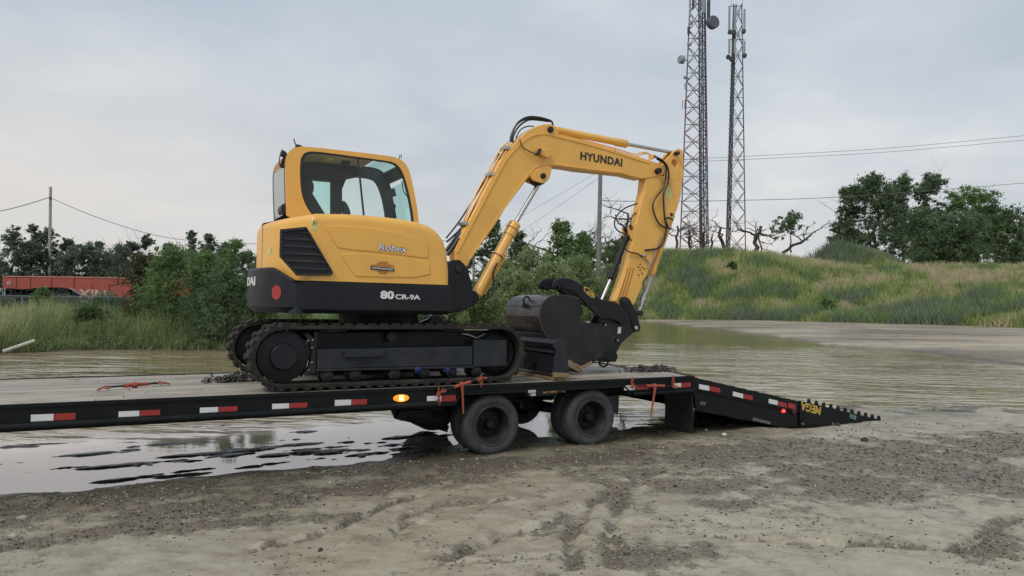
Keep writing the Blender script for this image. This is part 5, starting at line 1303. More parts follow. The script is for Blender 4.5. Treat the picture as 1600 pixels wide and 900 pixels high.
def crumbs(n, seed):
    rs = np.random.RandomState(seed); yy = 3.3*(13/3.3)**rs.rand(n); xx = (rs.rand(n)*2-1)*.85*yy
    cl = fbm(xx*2.1, yy*2.1, 301, 4); h, g, w, a_, b_, c_ = land(xx, yy); k = (cl > .50+.14*rs.rand(n)) & (h > .0); xx, yy, h = xx[k], yy[k], h[k]; n = len(xx)
    s = (.003+.010*rs.rand(n)**2.5)*np.clip(yy/5, .8, 1.6); base = np.array([(1, 0, 0), (-.5, .87, 0), (-.5, -.87, 0), (0, 0, .7)]); fc = np.array([(0, 1, 3), (1, 2, 3), (2, 0, 3)])
    v = base[None]*s[:, None, None]*(.6+.8*rs.rand(n, 4, 1)); v[:, :, 0] *= 1.5; V = (v+np.stack([xx, yy, h-.001], 1)[:, None]).reshape(-1, 3)
    o = link('mud_crumbs', np_mesh(V, (fc[None]+4*np.arange(n)[:, None, None]).reshape(-1, 3), {'tint': ('FACE', np.repeat(rs.rand(n), 3))}), MCR); setp(o, 'dark mud crumbs scattered over the pale silt', 'gravel', kind='stuff')
crumbs(26000, 17)
# a few stones and clods one can point at
def rock(px, py, r, mat, label, name='stone', flat=.6, seed=0, cat='stone'):
    p = G(px, py, .03); h = float(land(np.array([p.x]), np.array([p.y]))[0][0]); rnd = random.Random(seed)
    bm = bmesh.new(); bmesh.ops.create_icosphere(bm, subdivisions=2, radius=r)
    ph = [rnd.uniform(0, 6) for _ in range(4)]
    for v in bm.verts:
        k = 1+.22*math.sin(v.co.x/r*3+ph[0])+.18*math.sin(v.co.y/r*4+ph[1])+.15*rnd.uniform(-1, 1); v.co *= k; v.co.z *= flat
    me = bpy.data.meshes.new(name); bm.to_mesh(me); bm.free()
    o = link(name, me, mat, smooth=False); o.location = (p.x, p.y, h+r*.2); setp(o, label, cat); return o
MPALE = M('pale_stone', (.38, .35, .29), .8, var=.2, scale=20); MCLOD = M('dark_clod', (.045, .036, .028), .9, var=.4, scale=30, bump=.6)
rock(1350, 692, .055, MCLOD, 'dark mud clod lying right of the ramp tip', 'mud_clod', .8, 3, 'clod')
rock(1309, 666, .05, MCLOD, 'brown stone beside the lower edge of the ramp', 'stone', .6, 4)
rock(35, 812, .035, MPALE, 'pale flat stone at the far left of the gravel', seed=5)
rock(20, 842, .03, MPALE, 'pale stone in the silt at the lower left corner', seed=6)
rock(516, 756, .02, MPALE, 'small pale stone in front of the suspension shadow', seed=7)
rock(500, 866, .022, MCLOD, 'dark stone in the smooth silt, bottom centre left', seed=8)
MLIT = M('white_scrap', (.6, .58, .54), .7, var=.2)
rock(1132, 680, .04, MLIT, 'crumpled white scrap on the mud beside the mudflap', 'litter_scrap', .5, 9, 'litter')
rock(1104, 671, .025, MLIT, 'tiny white scrap nearest the beavertail', 'litter_scrap', .6, 10, 'litter')

# ================================================================== GRASS HILL
hx = np.linspace(960, 2100, 200)            # bearings (pixel columns at the horizon) of the mound
def horizon(px): return 477.4+(px-800)*math.tan(ROLL)
def col_dir(px):
    D = ray(px, horizon(px)); return D.x/D.y
base_d = lambda px: np.interp(px, [940, 1000, 1100, 1250, 1400, 1600, 1900], [118, 112, 104, 96, 88, 80, 70])
base_y = lambda px: np.interp(px, [940, 1000, 1200, 1400, 1600, 1900], [497, 498, 505, 507, 506, 506])
top_y = lambda px: np.interp(px, [930, 985, 1010, 1040, 1100, 1200, 1260, 1290, 1340, 1420, 1500, 1600, 1900], [470, 427, 405, 396, 395, 399, 408, 413, 419, 421, 422, 421, 418])
def hill_verts():
    cols = np.linspace(925, 2000, 260); V = []; nr = 120
    pts = np.zeros((nr, len(cols), 3))
    for j, c in enumerate(cols):
        d0 = base_d(c); by = base_y(c); ty = top_y(c); hz = horizon(c); k = col_dir(c)
        z0 = CH-(by-hz)/FOC*d0*1.0; d1 = d0+34; z1 = CH+(hz-ty)/FOC*d1
        for i in range(nr):
            t = i/(nr-1)*1.5; dd = d0+(d1-d0)*t
            s = min(t, 1.); f = s*s*(3-2*s)*.55+.45*s
            z = z0+(z1-z0)*f
            if t > 1: z = z1-(t-1)*3.5
            pts[i, j] = (k*dd, dd, z)
    return pts, cols
hp_, hcols = hill_verts(); nr, ncol = hp_.shape[:2]
XX, YY = hp_[:, :, 0], hp_[:, :, 1]
tt = np.linspace(0, 1.5, nr)[:, None]*np.ones((1, ncol)); env = np.clip(tt*6, 0, 1)*np.clip((1.1-tt)*4+.25, 0, 1)
hp_[:, :, 2] += (fbm(XX*.09, YY*.09, 81, 4)-.5)*2.6*env+(fbm(XX*.5, YY*.5, 85, 3)-.5)*.6*env
# secondary mound right of the towers
c2_ = G(1330, 487, 0); mc = AT(1345, 425, 143.)
hp_[:, :, 2] += 7.6*np.exp(-(((XX-mc.x)/10)**4+((YY-mc.y)/7)**2))
hp_[0, :, 2] -= .6
def hill_mat():
    m = bpy.data.materials.new('hill_turf'); m.use_nodes = True; t = m.node_tree; b = t.nodes['Principled BSDF']
    tcn = t.nodes.new('ShaderNodeTexCoord'); n = t.nodes.new('ShaderNodeTexNoise'); n.inputs['Scale'].default_value = .35; n.inputs['Detail'].default_value = 10; t.links.new(tcn.outputs['Object'], n.inputs[0])
    r = t.nodes.new('ShaderNodeValToRGB'); e = r.color_ramp.elements; e[0].position = .3; e[0].color = (.04, .055, .025, 1); e[1].position = .7; e[1].color = (.11, .12, .05, 1); t.links.new(n.outputs[0], r.inputs[0]); t.links.new(r.outputs[0], b.inputs['Base Color']); b.inputs['Roughness'].default_value = .95
    return m
hill = link('grass_hill', np_mesh(hp_.reshape(-1, 3), gridfaces(ncol, nr)), hill_mat()); setp(hill, kind='structure')
hill.data.polygons.foreach_set('use_smooth', [True]*len(hill.data.polygons))
def blades(P, hgt, wid, tint, rs, lean=.35):
    """two-quad-free grass blades: one triangle each, P (n,3) feet"""
    n = len(P); a = rs.rand(n)*6.283; ln = rs.randn(n, 2)*lean*hgt[:, None]
    dx = np.cos(a)*wid*.5; dy = np.sin(a)*wid*.5
    V = np.zeros((n, 3, 3)); V[:, 0] = P; V[:, 1] = P; V[:, 2] = P
    V[:, 0, 0] -= dx; V[:, 0, 1] -= dy; V[:, 1, 0] += dx; V[:, 1, 1] += dy
    V[:, 2, 0] += ln[:, 0]; V[:, 2, 1] += ln[:, 1]; V[:, 2, 2] += hgt
    return V.reshape(-1, 3), np.arange(n*3).reshape(n, 3), tint
rs = np.random.RandomState(4)
NB = 190000
fi = rs.rand(NB)*(nr-2)*.96; fj = rs.rand(NB)*(ncol-2); fi = fi**1.0
i0 = fi.astype(int); j0 = fj.astype(int); a = (fi-i0)[:, None]; b = (fj-j0)[:, None]
P = (hp_[i0, j0]*(1-a)+hp_[i0+1, j0]*a)*(1-b)+(hp_[i0, j0+1]*(1-a)+hp_[i0+1, j0+1]*a)*b
cl = fbm(P[:, 0]*.16, P[:, 1]*.16, 91, 4); cl2 = fbm(P[:, 0]*.6, P[:, 1]*.6, 95, 3)
tfrac = fi/(nr-1)*1.5; colpx = hcols[j0]
pos = np.interp(colpx, [940, 1250, 1400, 1600], [.0, .12, .3, .34])*np.clip(tfrac*1.6, 0, 1)
mnd = np.exp(-(((P[:, 0]-mc.x)/12)**4+((P[:, 1]-mc.y)/9)**2)); tint = np.clip(.36+(cl-.5)*2.3+(cl2-.5)*.9+pos*1.35*(1-mnd)-.28*mnd+rs.randn(NB)*.07, 0, 1)
hh = (.35+.85*rs.rand(NB))*(.3+1.5*cl2)*np.where(tint < .3, 1.7, 1)
bv, bf, bt_ = blades(P, hh, .10+.13*rs.rand(NB), tint, rs)
o = link('grass', np_mesh(bv, bf, {'tint': ('FACE', bt_)}), GR_HILL); setp(o, 'tall mixed green and tan grass covering the hillside', 'grass', kind='stuff')

# ================================================================== LEAFY THINGS
def leaf_cloud(C, spread, n, size, rs, flat=.5):
    """n leaves around cluster centres C (k,3+radius)"""
    k = rs.randint(0, len(C), n); d = rs.randn(n, 3); d /= np.linalg.norm(d, axis=1)[:, None]; r = np.minimum(np.abs(rs.randn(n))*.62, 1.7)
    P = C[k, :3]+d*(r*C[k, 3])[:, None]*np.array([1, 1, .8])
    A = rs.randn(n, 3); A /= np.linalg.norm(A, axis=1)[:, None]; B = np.cross(A, rs.randn(n, 3)); B /= np.linalg.norm(B, axis=1)[:, None]
    s = size*(.6+.8*rs.rand(n))[:, None]
    V = np.stack([P-A*s, P+B*s*.45, P+A*s, P-B*s*.45], 1).reshape(-1, 3)
    return V, np.arange(n*4).reshape(n, 4), k
def limbs(m, base, tip, r0, rs, depth, out_, spread=.5, gnarl=.12, kids=(3, 5), tp=.72, ch=.62):
    base = Vector(base); tip = Vector(tip); L0 = (tip-base).length; n = 5; pts = [base.copy()]; rad = [r0]
    for i in range(1, n+1):
        t = i/n; p = base.lerp(tip, t)+Vector((rs.randn()*gnarl*L0*.25, rs.randn()*gnarl*L0*.25, rs.randn()*gnarl*L0*.12)); pts.append(p); rad.append(r0*(1-tp*t))
    m.tube(pts, rad, 6 if depth > 1 else 4, cap=False); out_.append((pts[-1], depth))
    if depth <= 0: return
    for c in range(rs.randint(kids[0], kids[1]+1)):
        i = rs.randint(2, n+1); st = pts[i]; d = (pts[i]-pts[i-1]).normalized()
        q = Vector((rs.randn(), rs.randn(), rs.randn()*.5+.35)); q = (d*(1-spread)+q.normalized()*spread*1.6).normalized()
        limbs(m, st, st+q*L0*(.48+.32*rs.rand()), rad[i]*ch, rs, depth-1, out_, spread, gnarl, kids, tp, ch)
def tree(name, label, loc, h, w, nleaf, lsize, mat, seed, cat='tree', group=None, bare=.18, dens=26, bark=None, shape=1., depth=2, low=.12, trunk=True, crownfrac=None):
    rs = np.random.RandomState(seed); loc = Vector(loc)
    root = thing(name, label, cat, loc, frame=False, group=group)
    m = MB(); ends = []
    th_ = h*.62
    limbs(m, loc-Vector((0, 0, .3)), loc+Vector((rs.randn()*.04*h, rs.randn()*.04*h, th_)), max(.04, h*.022), rs, depth, ends, .55, .10, (3, 5))
    m.build('trunk', bark or MBARK, root, smooth=True, fix=False)
    # crown: a few big lobes inside the envelope, each made of many small leaf clusters
    C = []; lobes = []
    for k in range(max(7, dens//2)):
        a = rs.rand()*6.283; z = low+.1+(.86-low)*((k+.5)/max(7, dens//2)); z = min(.93, z+rs.randn()*.05)
        prof_ = math.sin(min(1, (z-low)/(1.02-low)*.86+.12)*math.pi)**.6
        rr = w*.5*prof_*(.10+.62*rs.rand()); lr = w*(.15+.11*rs.rand())*(.5+.55*prof_)
        lobes.append((loc.x+rr*math.cos(a), loc.y+rr*math.sin(a), loc.z+z*h-lr*.25, lr))
    lobes.append((loc.x, loc.y, loc.z+h-w*.15, w*.15))
    for lx, ly, lz, lr in lobes:
        for q in range(dens//2+3):
            d = rs.randn(3); d /= np.linalg.norm(d); rr = lr*rs.rand()**.5
            C.append((lx+d[0]*rr, ly+d[1]*rr, max(loc.z+low*h, lz+d[2]*rr*1.05), w*(.045+.06*rs.rand())))
    for e_, d in ends:
        zr_ = (e_.z-loc.z)/h
        if low < zr_ < .9 and math.hypot(e_.x-loc.x, e_.y-loc.y) < w*.42:
            for q in range(3): C.append((e_.x+rs.randn()*w*.05, e_.y+rs.randn()*w*.05, e_.z+rs.randn()*w*.04, w*(.03+.04*rs.rand())))
    C = np.array(C); V, Fq, k = leaf_cloud(C, 1, nleaf, lsize, rs)
    ct = np.clip(.42+.25*rs.randn(len(C)), 0, 1); tint = np.clip(ct[k]+rs.randn(nleaf)*.15, 0, 1)
    o = link('crown', np_mesh(V-np.array(loc), Fq, {'tint': ('FACE', tint)}), mat, root)
    return root
def dead_tree(label, loc, h, seed, group=None, r=None, depth=3, kids=(2, 4), mat=None, lean=(0, 0), leaves=0, lmat=None, name='dead_tree', spread=.6):
    rs = np.random.RandomState(seed); loc = Vector(loc); root = thing(name, label, 'tree', loc, frame=False, group=group)
    m = MB(); ends = []; limbs(m, loc-Vector((0, 0, .2)), loc+Vector((lean[0]*h, lean[1]*h, h*.55)), r or h*.022, rs, depth, ends, spread, .20, kids, .45, .66)
    m.build('trunk', mat or MDEAD, root, smooth=True, fix=False)
    if leaves:
        C = np.array([(e.x, e.y, e.z, h*.05) for e, d in ends if rs.rand() < .6]); V, Fq, k = leaf_cloud(C, 1, leaves, h*.014, rs)
        link('crown', np_mesh(V-np.array(loc), Fq, {'tint': ('FACE', rs.rand(leaves))}), lmat or LF_DARK, root)
    return root
def HT(px, y0, y1, d): return abs(y0-y1)/FOC*d
def gz(px, py, d): return AT(px, py, d)
# --- big trees on the right behind the hill
grp = 'dark trees behind the grass hill on the right'
for i, (px, yb, yt, wp, d, mt_, lb) in enumerate([
    (1322, 412, 300, 62, 165, LF_DARK, 'outermost left tree of the dark grove behind the mound'),
    (1362, 415, 280, 96, 160, LF_DARK, 'broad dark tree with rounded crown, second from the left in the grove'),
    (1408, 418, 280, 70, 168, LF_DARK, 'tall thin crowned tree in the middle of the dark grove'),
    (1452, 418, 278, 66, 164, LF_DARK, 'tallest pointed dark tree near the middle of the grove'),
    (1516, 420, 297, 84, 160, LF_MID, 'greener pointed tree right of the tallest one in the grove'),
    (1556, 420, 330, 90, 158, LF_DARK, 'rounded dark tree at the right end of the grove'),
    (1440, 422, 340, 130, 150, LF_DARK, 'low wide dark tree in front of the grove centre'),
    (1500, 424, 345, 110, 149, LF_DARK, 'low bushy dark tree in front of the greener pointed tree'),
    (1590, 418, 385, 30, 150, LF_DARK, 'small shrub tree at the right edge of the photo')]):
    tree('broadleaf_tree', lb, gz(px, yb, d), HT(px, yb+10, yt, d), wp*1.22/FOC*d, 22000 if wp > 50 else 3000, .24, mt_, 100+i, group=grp, dens=34, low=.04, shape=.8, depth=2)
tree('broadleaf_tree', 'small ragged half bare tree left of the dark grove', gz(1236, 392, 140), HT(0, 392, 328, 140), 9, 1500, .30, LF_DARK, 120, dens=10, low=.3)
dead_tree('low leaning tree with a long bare branch beside the ragged tree', gz(1222, 394, 141), HT(0, 394, 345, 141), 121, r=.35, lean=(.9, 0), depth=2, leaves=700)
dead_tree('bare stump tree with few branches right of the second tower', gz(1180, 393, 145), HT(0, 393, 318, 145), 122, r=.5, depth=3, lean=(.12, 0))
dead_tree('hooked bare snag leaning between the two towers', gz(1136, 392, 146), HT(0, 392, 325, 146), 123, r=.42, depth=2, lean=(-.2, 0), kids=(1, 3))
for i, (px, yt, lb) in enumerate(((1058, 318, 'bare branching tree left of the first tower, nearest the boom arm'), (1078, 330, 'bare thicket tree in front of the first tower legs'), (1098, 338, 'low bare tree right behind the first tower'), (1112, 345, 'smaller bare tree with some leaves between the towers'))):
    dead_tree(lb, gz(px, 394, 150+i*3), HT(0, 394, yt, 150), 130+i, r=.32, depth=4, kids=(2, 4), group='bare trees round the first tower', leaves=200 if i == 3 else 0)
# --- trees between boom and arm
dead_tree('tall bare grey tree standing just left of the grey pole', gz(931, 455, 78), HT(0, 455, 292, 78), 140, r=.58, depth=4, kids=(3, 4), lean=(-.12, 0), group='bare trees behind the arm', spread=.7)
dead_tree('bare grey tree right of the grey pole reaching towards the arm', gz(962, 455, 79), HT(0, 455, 300, 79), 141, r=.55, depth=4, kids=(3, 4), lean=(.05, 0), group='bare trees behind the arm', spread=.7)
tree('broadleaf_tree', 'light green tree with a pointed top between boom and pole', gz(868, 480, 62), HT(0, 480, 342, 62), 4.6, 12000, .12, LF_MID, 142, dens=40, low=.05, shape=.75)
tree('broadleaf_tree', 'leafy green tree partly behind the grey pole', gz(908, 470, 66), HT(0, 470, 362, 66), 4.6, 9000, .13, LF_MID, 143, dens=34, low=.1)
tree('broadleaf_tree', 'dark open tree right of the grey pole below the arm', gz(968, 465, 68), HT(0, 465, 372, 68), 5.2, 7000, .14, LF_DARK, 144, dens=22, low=.25)
tree('broadleaf_tree', 'dark green tree seen above the boom cylinder', gz(812, 470, 70), HT(0, 470, 360, 70), 3.4, 7000, .13, LF_DARK, 145, dens=28, low=.05, shape=.7)
tree('broadleaf_tree', 'very dark tree seen between boom and boom cylinder', gz(762, 470, 60), HT(0, 470, 338, 60), 3.6, 8000, .12, LF_DARK, 146, dens=30, low=.05, shape=.7)
tree('broadleaf_tree', 'dark tree directly behind the swing post', gz(725, 470, 64), HT(0, 470, 385, 64), 3.4, 6000, .12, LF_DARK, 147, dens=26, low=.03)
for i, (px, yb, yt, wp, d, lb) in enumerate([(800, 505, 420, 90, 48, 'soft grey green willow bush behind the boom cylinder'), (868, 505, 412, 90, 50, 'soft willow bush rising behind the bucket'), (752, 505, 440, 80, 46, 'willow bush beside the swing post'), (925, 500, 430, 70, 56, 'pale willow bush at the foot of the grey pole'), (975, 498, 435, 60, 75, 'pale green bush behind the lower arm'), (700, 505, 455, 90, 44, 'low willow bush behind the excavator skirt'), (640, 510, 470, 100, 42, 'low willow bush seen under the excavator body'), (835, 505, 385, 95, 53, 'taller willow bush between the boom cylinder and the light green tree'), (900, 503, 398, 90, 54, 'willow bush just left of the grey pole'), (955, 500, 415, 80, 57, 'willow bush right of the grey pole'), (780, 505, 400, 80, 52, 'willow bush seen through the gap left of the boom cylinder')]):
    tree('willow_bush', lb, gz(px, yb, d), HT(0, yb, yt, d), wp*1.15/FOC*d, 14000, .085, LF_WILLOW, 160+i, cat='bush', group='willow bushes across the water', dens=46, low=.0, shape=.9, depth=1)
# --- far tree line on the left
grp = 'far dark tree line on the left'
rnd = random.Random(5)
desc = ['at the left edge with an open feathery crown', 'left of the wooden pole', 'directly behind the wooden pole', 'right of the wooden pole', 'above the red trailer, low and dense', 'with a small pointed top over the red trailer', 'beside the thin bare saplings', 'over the right end of the red trailer', 'with an airy crown left of the berry bush', 'tall and thin above the big shrubs', 'dense and dark behind the shrubs', 'with a bumpy top behind the shrubs', 'just left of the excavator tail', 'low beside the excavator tail']
for i, (px, yt, wp) in enumerate([(18, 352, 62), (48, 346, 40), (75, 352, 50), (105, 368, 60), (140, 376, 60), (152, 372, 34), (185, 388, 50), (205, 378, 46), (226, 360, 40), (298, 358, 34), (262, 374, 56), (325, 370, 44), (352, 380, 40), (385, 396, 60)]):
    tree('broadleaf_tree', 'far dark tree '+desc[i], gz(px, 462, 112+rnd.uniform(-6, 10)), HT(0, 462, yt, 115), wp/FOC*115, 10000, .17, LF_FAR_HAZE, 200+i, group=grp, dens=26, low=.0 if i > 2 else .05, shape=.85)
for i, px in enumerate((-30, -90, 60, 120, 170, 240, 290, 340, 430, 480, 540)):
    tree('broadleaf_tree', 'far low tree filling the tree line, %s' % ['beyond the left edge', 'well beyond the left edge', 'behind the pole foot', 'over the middle of the red trailer', 'above the white letters', 'behind the berry bush', 'behind the tallest shrub', 'behind the leafy shrub', 'behind the excavator cab', 'behind the excavator hood', 'behind the excavator body'][i], gz(px, 462, 118), HT(0, 462, rnd.uniform(385, 400), 118), 8.5, 9000, .18, LF_FAR_HAZE, 230+i, group=grp, dens=26, low=.0)
for i, px in enumerate((178, 190)):
    dead_tree('thin bare sapling %s over the red trailer' % ('on the left' if i == 0 else 'on the right'), gz(px, 440, 112), HT(0, 440, 366, 112), 260+i, r=.12, depth=3, kids=(3, 5), group='thin bare saplings')
rs = np.random.RandomState(77); nC = 1500; pxx = -260+1150*rs.rand(nC); dd = 128+14*rs.rand(nC); kx = np.array([col_dir(p) for p in np.linspace(-265, 895, 60)]); kk_ = np.interp(pxx, np.linspace(-265, 895, 60), kx)
C = np.stack([kk_*dd, dd, 6.2*rs.rand(nC)*(.7+.6*fbm(pxx*.02, pxx*0+1, 5, 3)), .6+.7*rs.rand(nC)], 1); V, Fq, kk = leaf_cloud(C, 1, 70000, .32, rs); ct = np.clip(.4+.25*rs.randn(nC), 0, 1)
o = link('woods', np_mesh(V, Fq, {'tint': ('FACE', np.clip(ct[kk]+rs.randn(70000)*.12, 0, 1))}), LF_FAR_HAZE); setp(o, 'far low woods closing the view behind the tree line', 'woods', kind='stuff')
# --- near shrubs on the left bank
for i, (px, yb, yt, wp, d, mt_, n, lb) in enumerate([
    (215, 505, 395, 90, 31, LF_RUSSET, 16000, 'russet tinged berry shrub at the left end of the shrub row'),
    (262, 510, 385, 110, 30, LF_MID, 22000, 'large rounded green shrub in the middle of the shrub row'),
    (318, 512, 388, 90, 29.5, LF_MID, 18000, 'dark green shrub right of the large rounded one'),
    (365, 515, 372, 70, 29, LF_MID, 14000, 'tall shrub with upright shoots beside the excavator tail'),
    (408, 515, 392, 80, 29.5, LF_MID, 14000, 'shrub partly hidden by the excavator counterweight'),
    (340, 520, 425, 120, 28.5, LF_DARK, 16000, 'low dark shrub in front of the shrub row'),
    (470, 515, 430, 100, 32, LF_MID, 8000, 'shrub behind the excavator skirt'),
    (545, 512, 462, 100, 36, LF_MID, 8000, 'shrub behind the slew ring'),
    (66, 500, 448, 40, 31, LF_MID, 5000, 'small bush by the fence in front of the red trailer'),
    (10, 505, 468, 70, 34.5, LF_DARK, 6000, 'low dark bush behind the fence at the left edge'),
    (110, 503, 466, 90, 35, LF_DARK, 7000, 'low dark bush behind the fence under the white letters'),
    (160, 500, 462, 80, 34, LF_DARK, 7000, 'low dark bush at the foot of the russet shrub'),
    (140, 515, 478, 70, 29, LF_LIGHT, 6000, 'pale green weedy bush in front of the fence')]):
    tree('shrub', lb, gz(px, yb, d), HT(0, yb, yt, d), wp/FOC*d, n, .045, mt_, 300+i, cat='bush', group='shrubs on the far bank', dens=60, low=.0, shape=.85, depth=2)
# upright shoots poking out of the row
# --- weeds along the left bank and grass behind it: stuff
rs = np.random.RandomState(9)
def bank_pts(n, px0, px1, d0, d1):
    px = px0+(px1-px0)*rs.rand(n); kx = np.array([col_dir(p) for p in np.linspace(px0-1, px1+1, 400)]); k = np.interp(px, np.linspace(px0-1, px1+1, 400), kx)
    dd = d0(px)+(d1(px)-d0(px))*rs.rand(n)**1.3; x = k*dd; h = land(x, dd)[0]; return np.stack([x, dd, h], 1), px
shore = lambda px: np.interp(px, [-500, 0, 100, 390, 480, 560, 650, 740, 860, 960], [20, 23.6, 26.4, 28.3, 33, 41, 57, 70, 85, 98])+.2
n = 90000
P, px = bank_pts(n, -150, 960, lambda p: shore(p), lambda p: shore(p)+6+(shore(p)-24)*.25)
cl = fbm(P[:, 0]*.7, P[:, 1]*.7, 101, 4); cl2 = fbm(P[:, 0]*2.4, P[:, 1]*2.4, 105, 2)
keep = (cl2 > .30) & (P[:, 2] > -.02); P = P[keep]; cl = cl[keep]; px = px[keep]; cl2 = cl2[keep]
front = np.clip((P[:, 1]-shore(px))/1.2, .25, 1)
hh = (.35+.75*rs.rand(len(P)))*(.45+1.1*cl)*front*1.25
tint = np.clip(.35+(cl-.5)*1.8+rs.randn(len(P))*.16+np.interp(px, [0, 60, 120], [.25, .15, 0]), 0, 1)
bv, bf, bt_ = blades(P, hh, .022+.035*rs.rand(len(P)), tint, rs, .28)
o = link('bank_weeds', np_mesh(bv, bf, {'tint': ('FACE', bt_)}), GR_WEED); setp(o, 'tall weeds and grasses along the far water edge', 'weeds', kind='stuff')
# leafy weed heads mixed in
k_ = rs.choice(len(P), 2600); C = np.stack([P[k_, 0], P[k_, 1], P[k_, 2]+hh[k_]*.7+.1, .10+.14*rs.rand(len(k_))], 1)
V, Fq, kk = leaf_cloud(C, 1, 60000, .035, rs); ct = np.clip(.5+.25*rs.randn(len(C)), 0, 1)
o = link('weed_leaves', np_mesh(V, Fq, {'tint': ('FACE', np.clip(ct[kk]+rs.randn(60000)*.12, 0, 1))}), LF_WILLOW); setp(o, 'leafy weed heads among the bank grasses', 'weeds', kind='stuff')
# scrub at the foot of the hill
for i, (px, yb, yt, wp, d, lb) in enumerate([(1290, 490, 465, 42, 101, 'dark bush low on the grass hill face'), (1145, 420, 408, 20, 118, 'small tuft bush near the hill top')]):
    tree('shrub', lb, gz(px, yb, d), HT(0, yb, yt, d), wp/FOC*d, 2500, .14, LF_MID, 340+i, cat='bush', dens=24, low=0, depth=1)

# ================================================================== TOWERS
def unit_cyl():
    me = MB().tube([(0, 0, 0), (0, 0, 1)], 1, 5).build('tower_member', MGALV, None, org=Vector((0, 0, 0))); d = me.data; bpy.data.objects.remove(me); d.materials.clear(); return d
UC = {}
def member(name, a, b, r, mat, parent):
    if mat.name not in UC:
        d = unit_cyl(); d.materials.append(mat); UC[mat.name] = d
    o = bpy.data.objects.new(name, UC[mat.name]); COL.objects.link(o); o.parent = parent
    a = Vector(a); b = Vector(b); v = b-a
    o.matrix_local = Matrix.Translation(a) @ v.to_track_quat('Z', 'Y').to_matrix().to_4x4() @ Matrix.Diagonal((r, r, v.length, 1))
    return o
def tower(label, legs_px, ybase, ytop, d, bays, colors, face_depth, rleg, rbr):
    """legs_px: for left, mid, right: (x at base, x at ytop)"""
    z0 = AT(legs_px[0][0], ybase, d).z; B = AT(legs_px[1][0], ybase, d)
    root = thing('lattice_tower', label, 'tower', (B.x, B.y, B.z), frame=False)
    L3 = []
    for k, (xb, xt) in enumerate(legs_px):
        dd = d+(face_depth if k == 1 else 0)
        L3.append((AT(xb, ybase, dd)-B, AT(xt, ytop, dd+0)-B))
    P = lambda k, t: L3[k][0].lerp(L3[k][1], t)
    for i in range(bays):
        t0, t1 = i/bays, (i+1)/bays; mt_ = colors[i % len(colors)] if len(colors) < bays else colors[i]
        for k in range(3): member('leg', P(k, t0), P(k, t1), rleg, mt_, root)
        for k in range(3):
            j = (k+1) % 3
            member('brace', P(k, t0), P(j, t1), rbr, mt_, root); member('brace', P(j, t0), P(k, t1), rbr, mt_, root)
            member('strut', P(k, (t0+t1)/2), P(j, (t0+t1)/2), rbr*.9, mt_, root)
    return root, P, B, z0
TD = 190.
# first tower: goes out of the top of the photo
c1_ = []
for i in range(17):
    t = i/17; y = 396-t*(396+60)
    c1_.append(MTRED if (y > 340 or 140 < y < 268 or 60 < y < 92) else MGALV)
t1, P1, B1, _ = tower('lattice tower on the left with cables, round dishes and red bands', [(1062, 1080.5), (1096, 1091), (1107, 1101)], 398, -60, TD, 17, c1_, 5.5, .19, .10)
def onpx(px, py, d, B): return AT(px, py, d)-B
for k, (xb, xt, rr) in enumerate(((1094, 1092, .22), (1097.5, 1094.5, .13), (1100.5, 1097, .2), (1104, 1100, .13))):
    member('cable_run', onpx(xb, 396, TD-.6, B1), onpx(xt, -60, TD-.6, B1), rr, MTDK, t1)
for i in range(60):
    y = 392-i*7; x = 1101-(392-y)*.009; member('ladder_rung', onpx(x-2.5, y, TD-.9, B1), onpx(x+5, y, TD-.9, B1), .07, MGALV if i % 3 else MTDK, t1)
def dish(parent, B, px, py, d, r, depth, mat, az):
    a = onpx(px, py, d, B); v = Vector((math.cos(az), math.sin(az), 0)); m = MB(); m.v = []
    m.tube([a-v*depth*.5, a+v*depth*.35, a+v*depth*.5], [r, r, r*.85], 20); me = m.build('dish_antenna', mat, None, smooth=True, org=Vector((0, 0, 0))); me.parent = parent
    member('dish_mount', a-v*depth*.5, a-v*(depth*.5+1.2), .12, MTDK, parent)
dish(t1, B1, 1114, 35, TD-1.5, 1.75, 1.4, MDISH, R(-70)); dish(t1, B1, 1064.5, 93, TD-1.5, 1.1, 1.3, MANT, R(200))
dish(t1, B1, 1070, 121, TD-1, .45, .5, MANT, R(210)); dish(t1, B1, 1079, 35, TD-1, .55, .6, MANT, R(250)); dish(t1, B1, 1076, 69, TD-1, .45, .6, MANT, R(230))
def panel_ant(parent, B, x, y0, y1, d, w, mat=None, name='panel_antenna'):
    a = onpx(x, y1, d, B); b = onpx(x, y0, d, B); m = MB().box((a.x-w/2, a.y-.12, a.z), (a.x+w/2, a.y+.12, b.z)); o = m.build(name, mat or MANT, None, bevel=.03, org=Vector((0, 0, 0))); o.parent = parent; return o
panel_ant(t1, B1, 1071, 130, 139, TD-1, .5); panel_ant(t1, B1, 1078, 0, 26, TD-1, .55); panel_ant(t1, B1, 1076, 42, 54, TD-1, .7, MTDK, 'radio_unit'); panel_ant(t1, B1, 1099, -8, 20, TD-1.4, .8); panel_ant(t1, B1, 1107, 0, 34, TD-1.2, .9, MTDK, 'radio_unit'); panel_ant(t1, B1, 1083, 0, 14, TD-1, .6, MTDK, 'radio_unit')
panel_ant(t1, B1, 1066.5, 156, 170, TD-1, .12, MTDK, 'whip_antenna'); panel_ant(t1, B1, 1070, 156, 170, TD-1, .12, MTDK, 'whip_antenna')
c2_ = []
for i in range(12):
    t = i/12; y = 396-t*388
    c2_.append(MTRED if (y > 352 or 235 < y < 300) else (MTDK if y > 130 else MGALV))
t2, P2, B2, _ = tower('slimmer lattice tower on the right, crowned with panel antennas', [(1134, 1146), (1140, 1150), (1165, 1159)], 398, 6, TD+6, 12, c2_, 4.5, .16, .085)
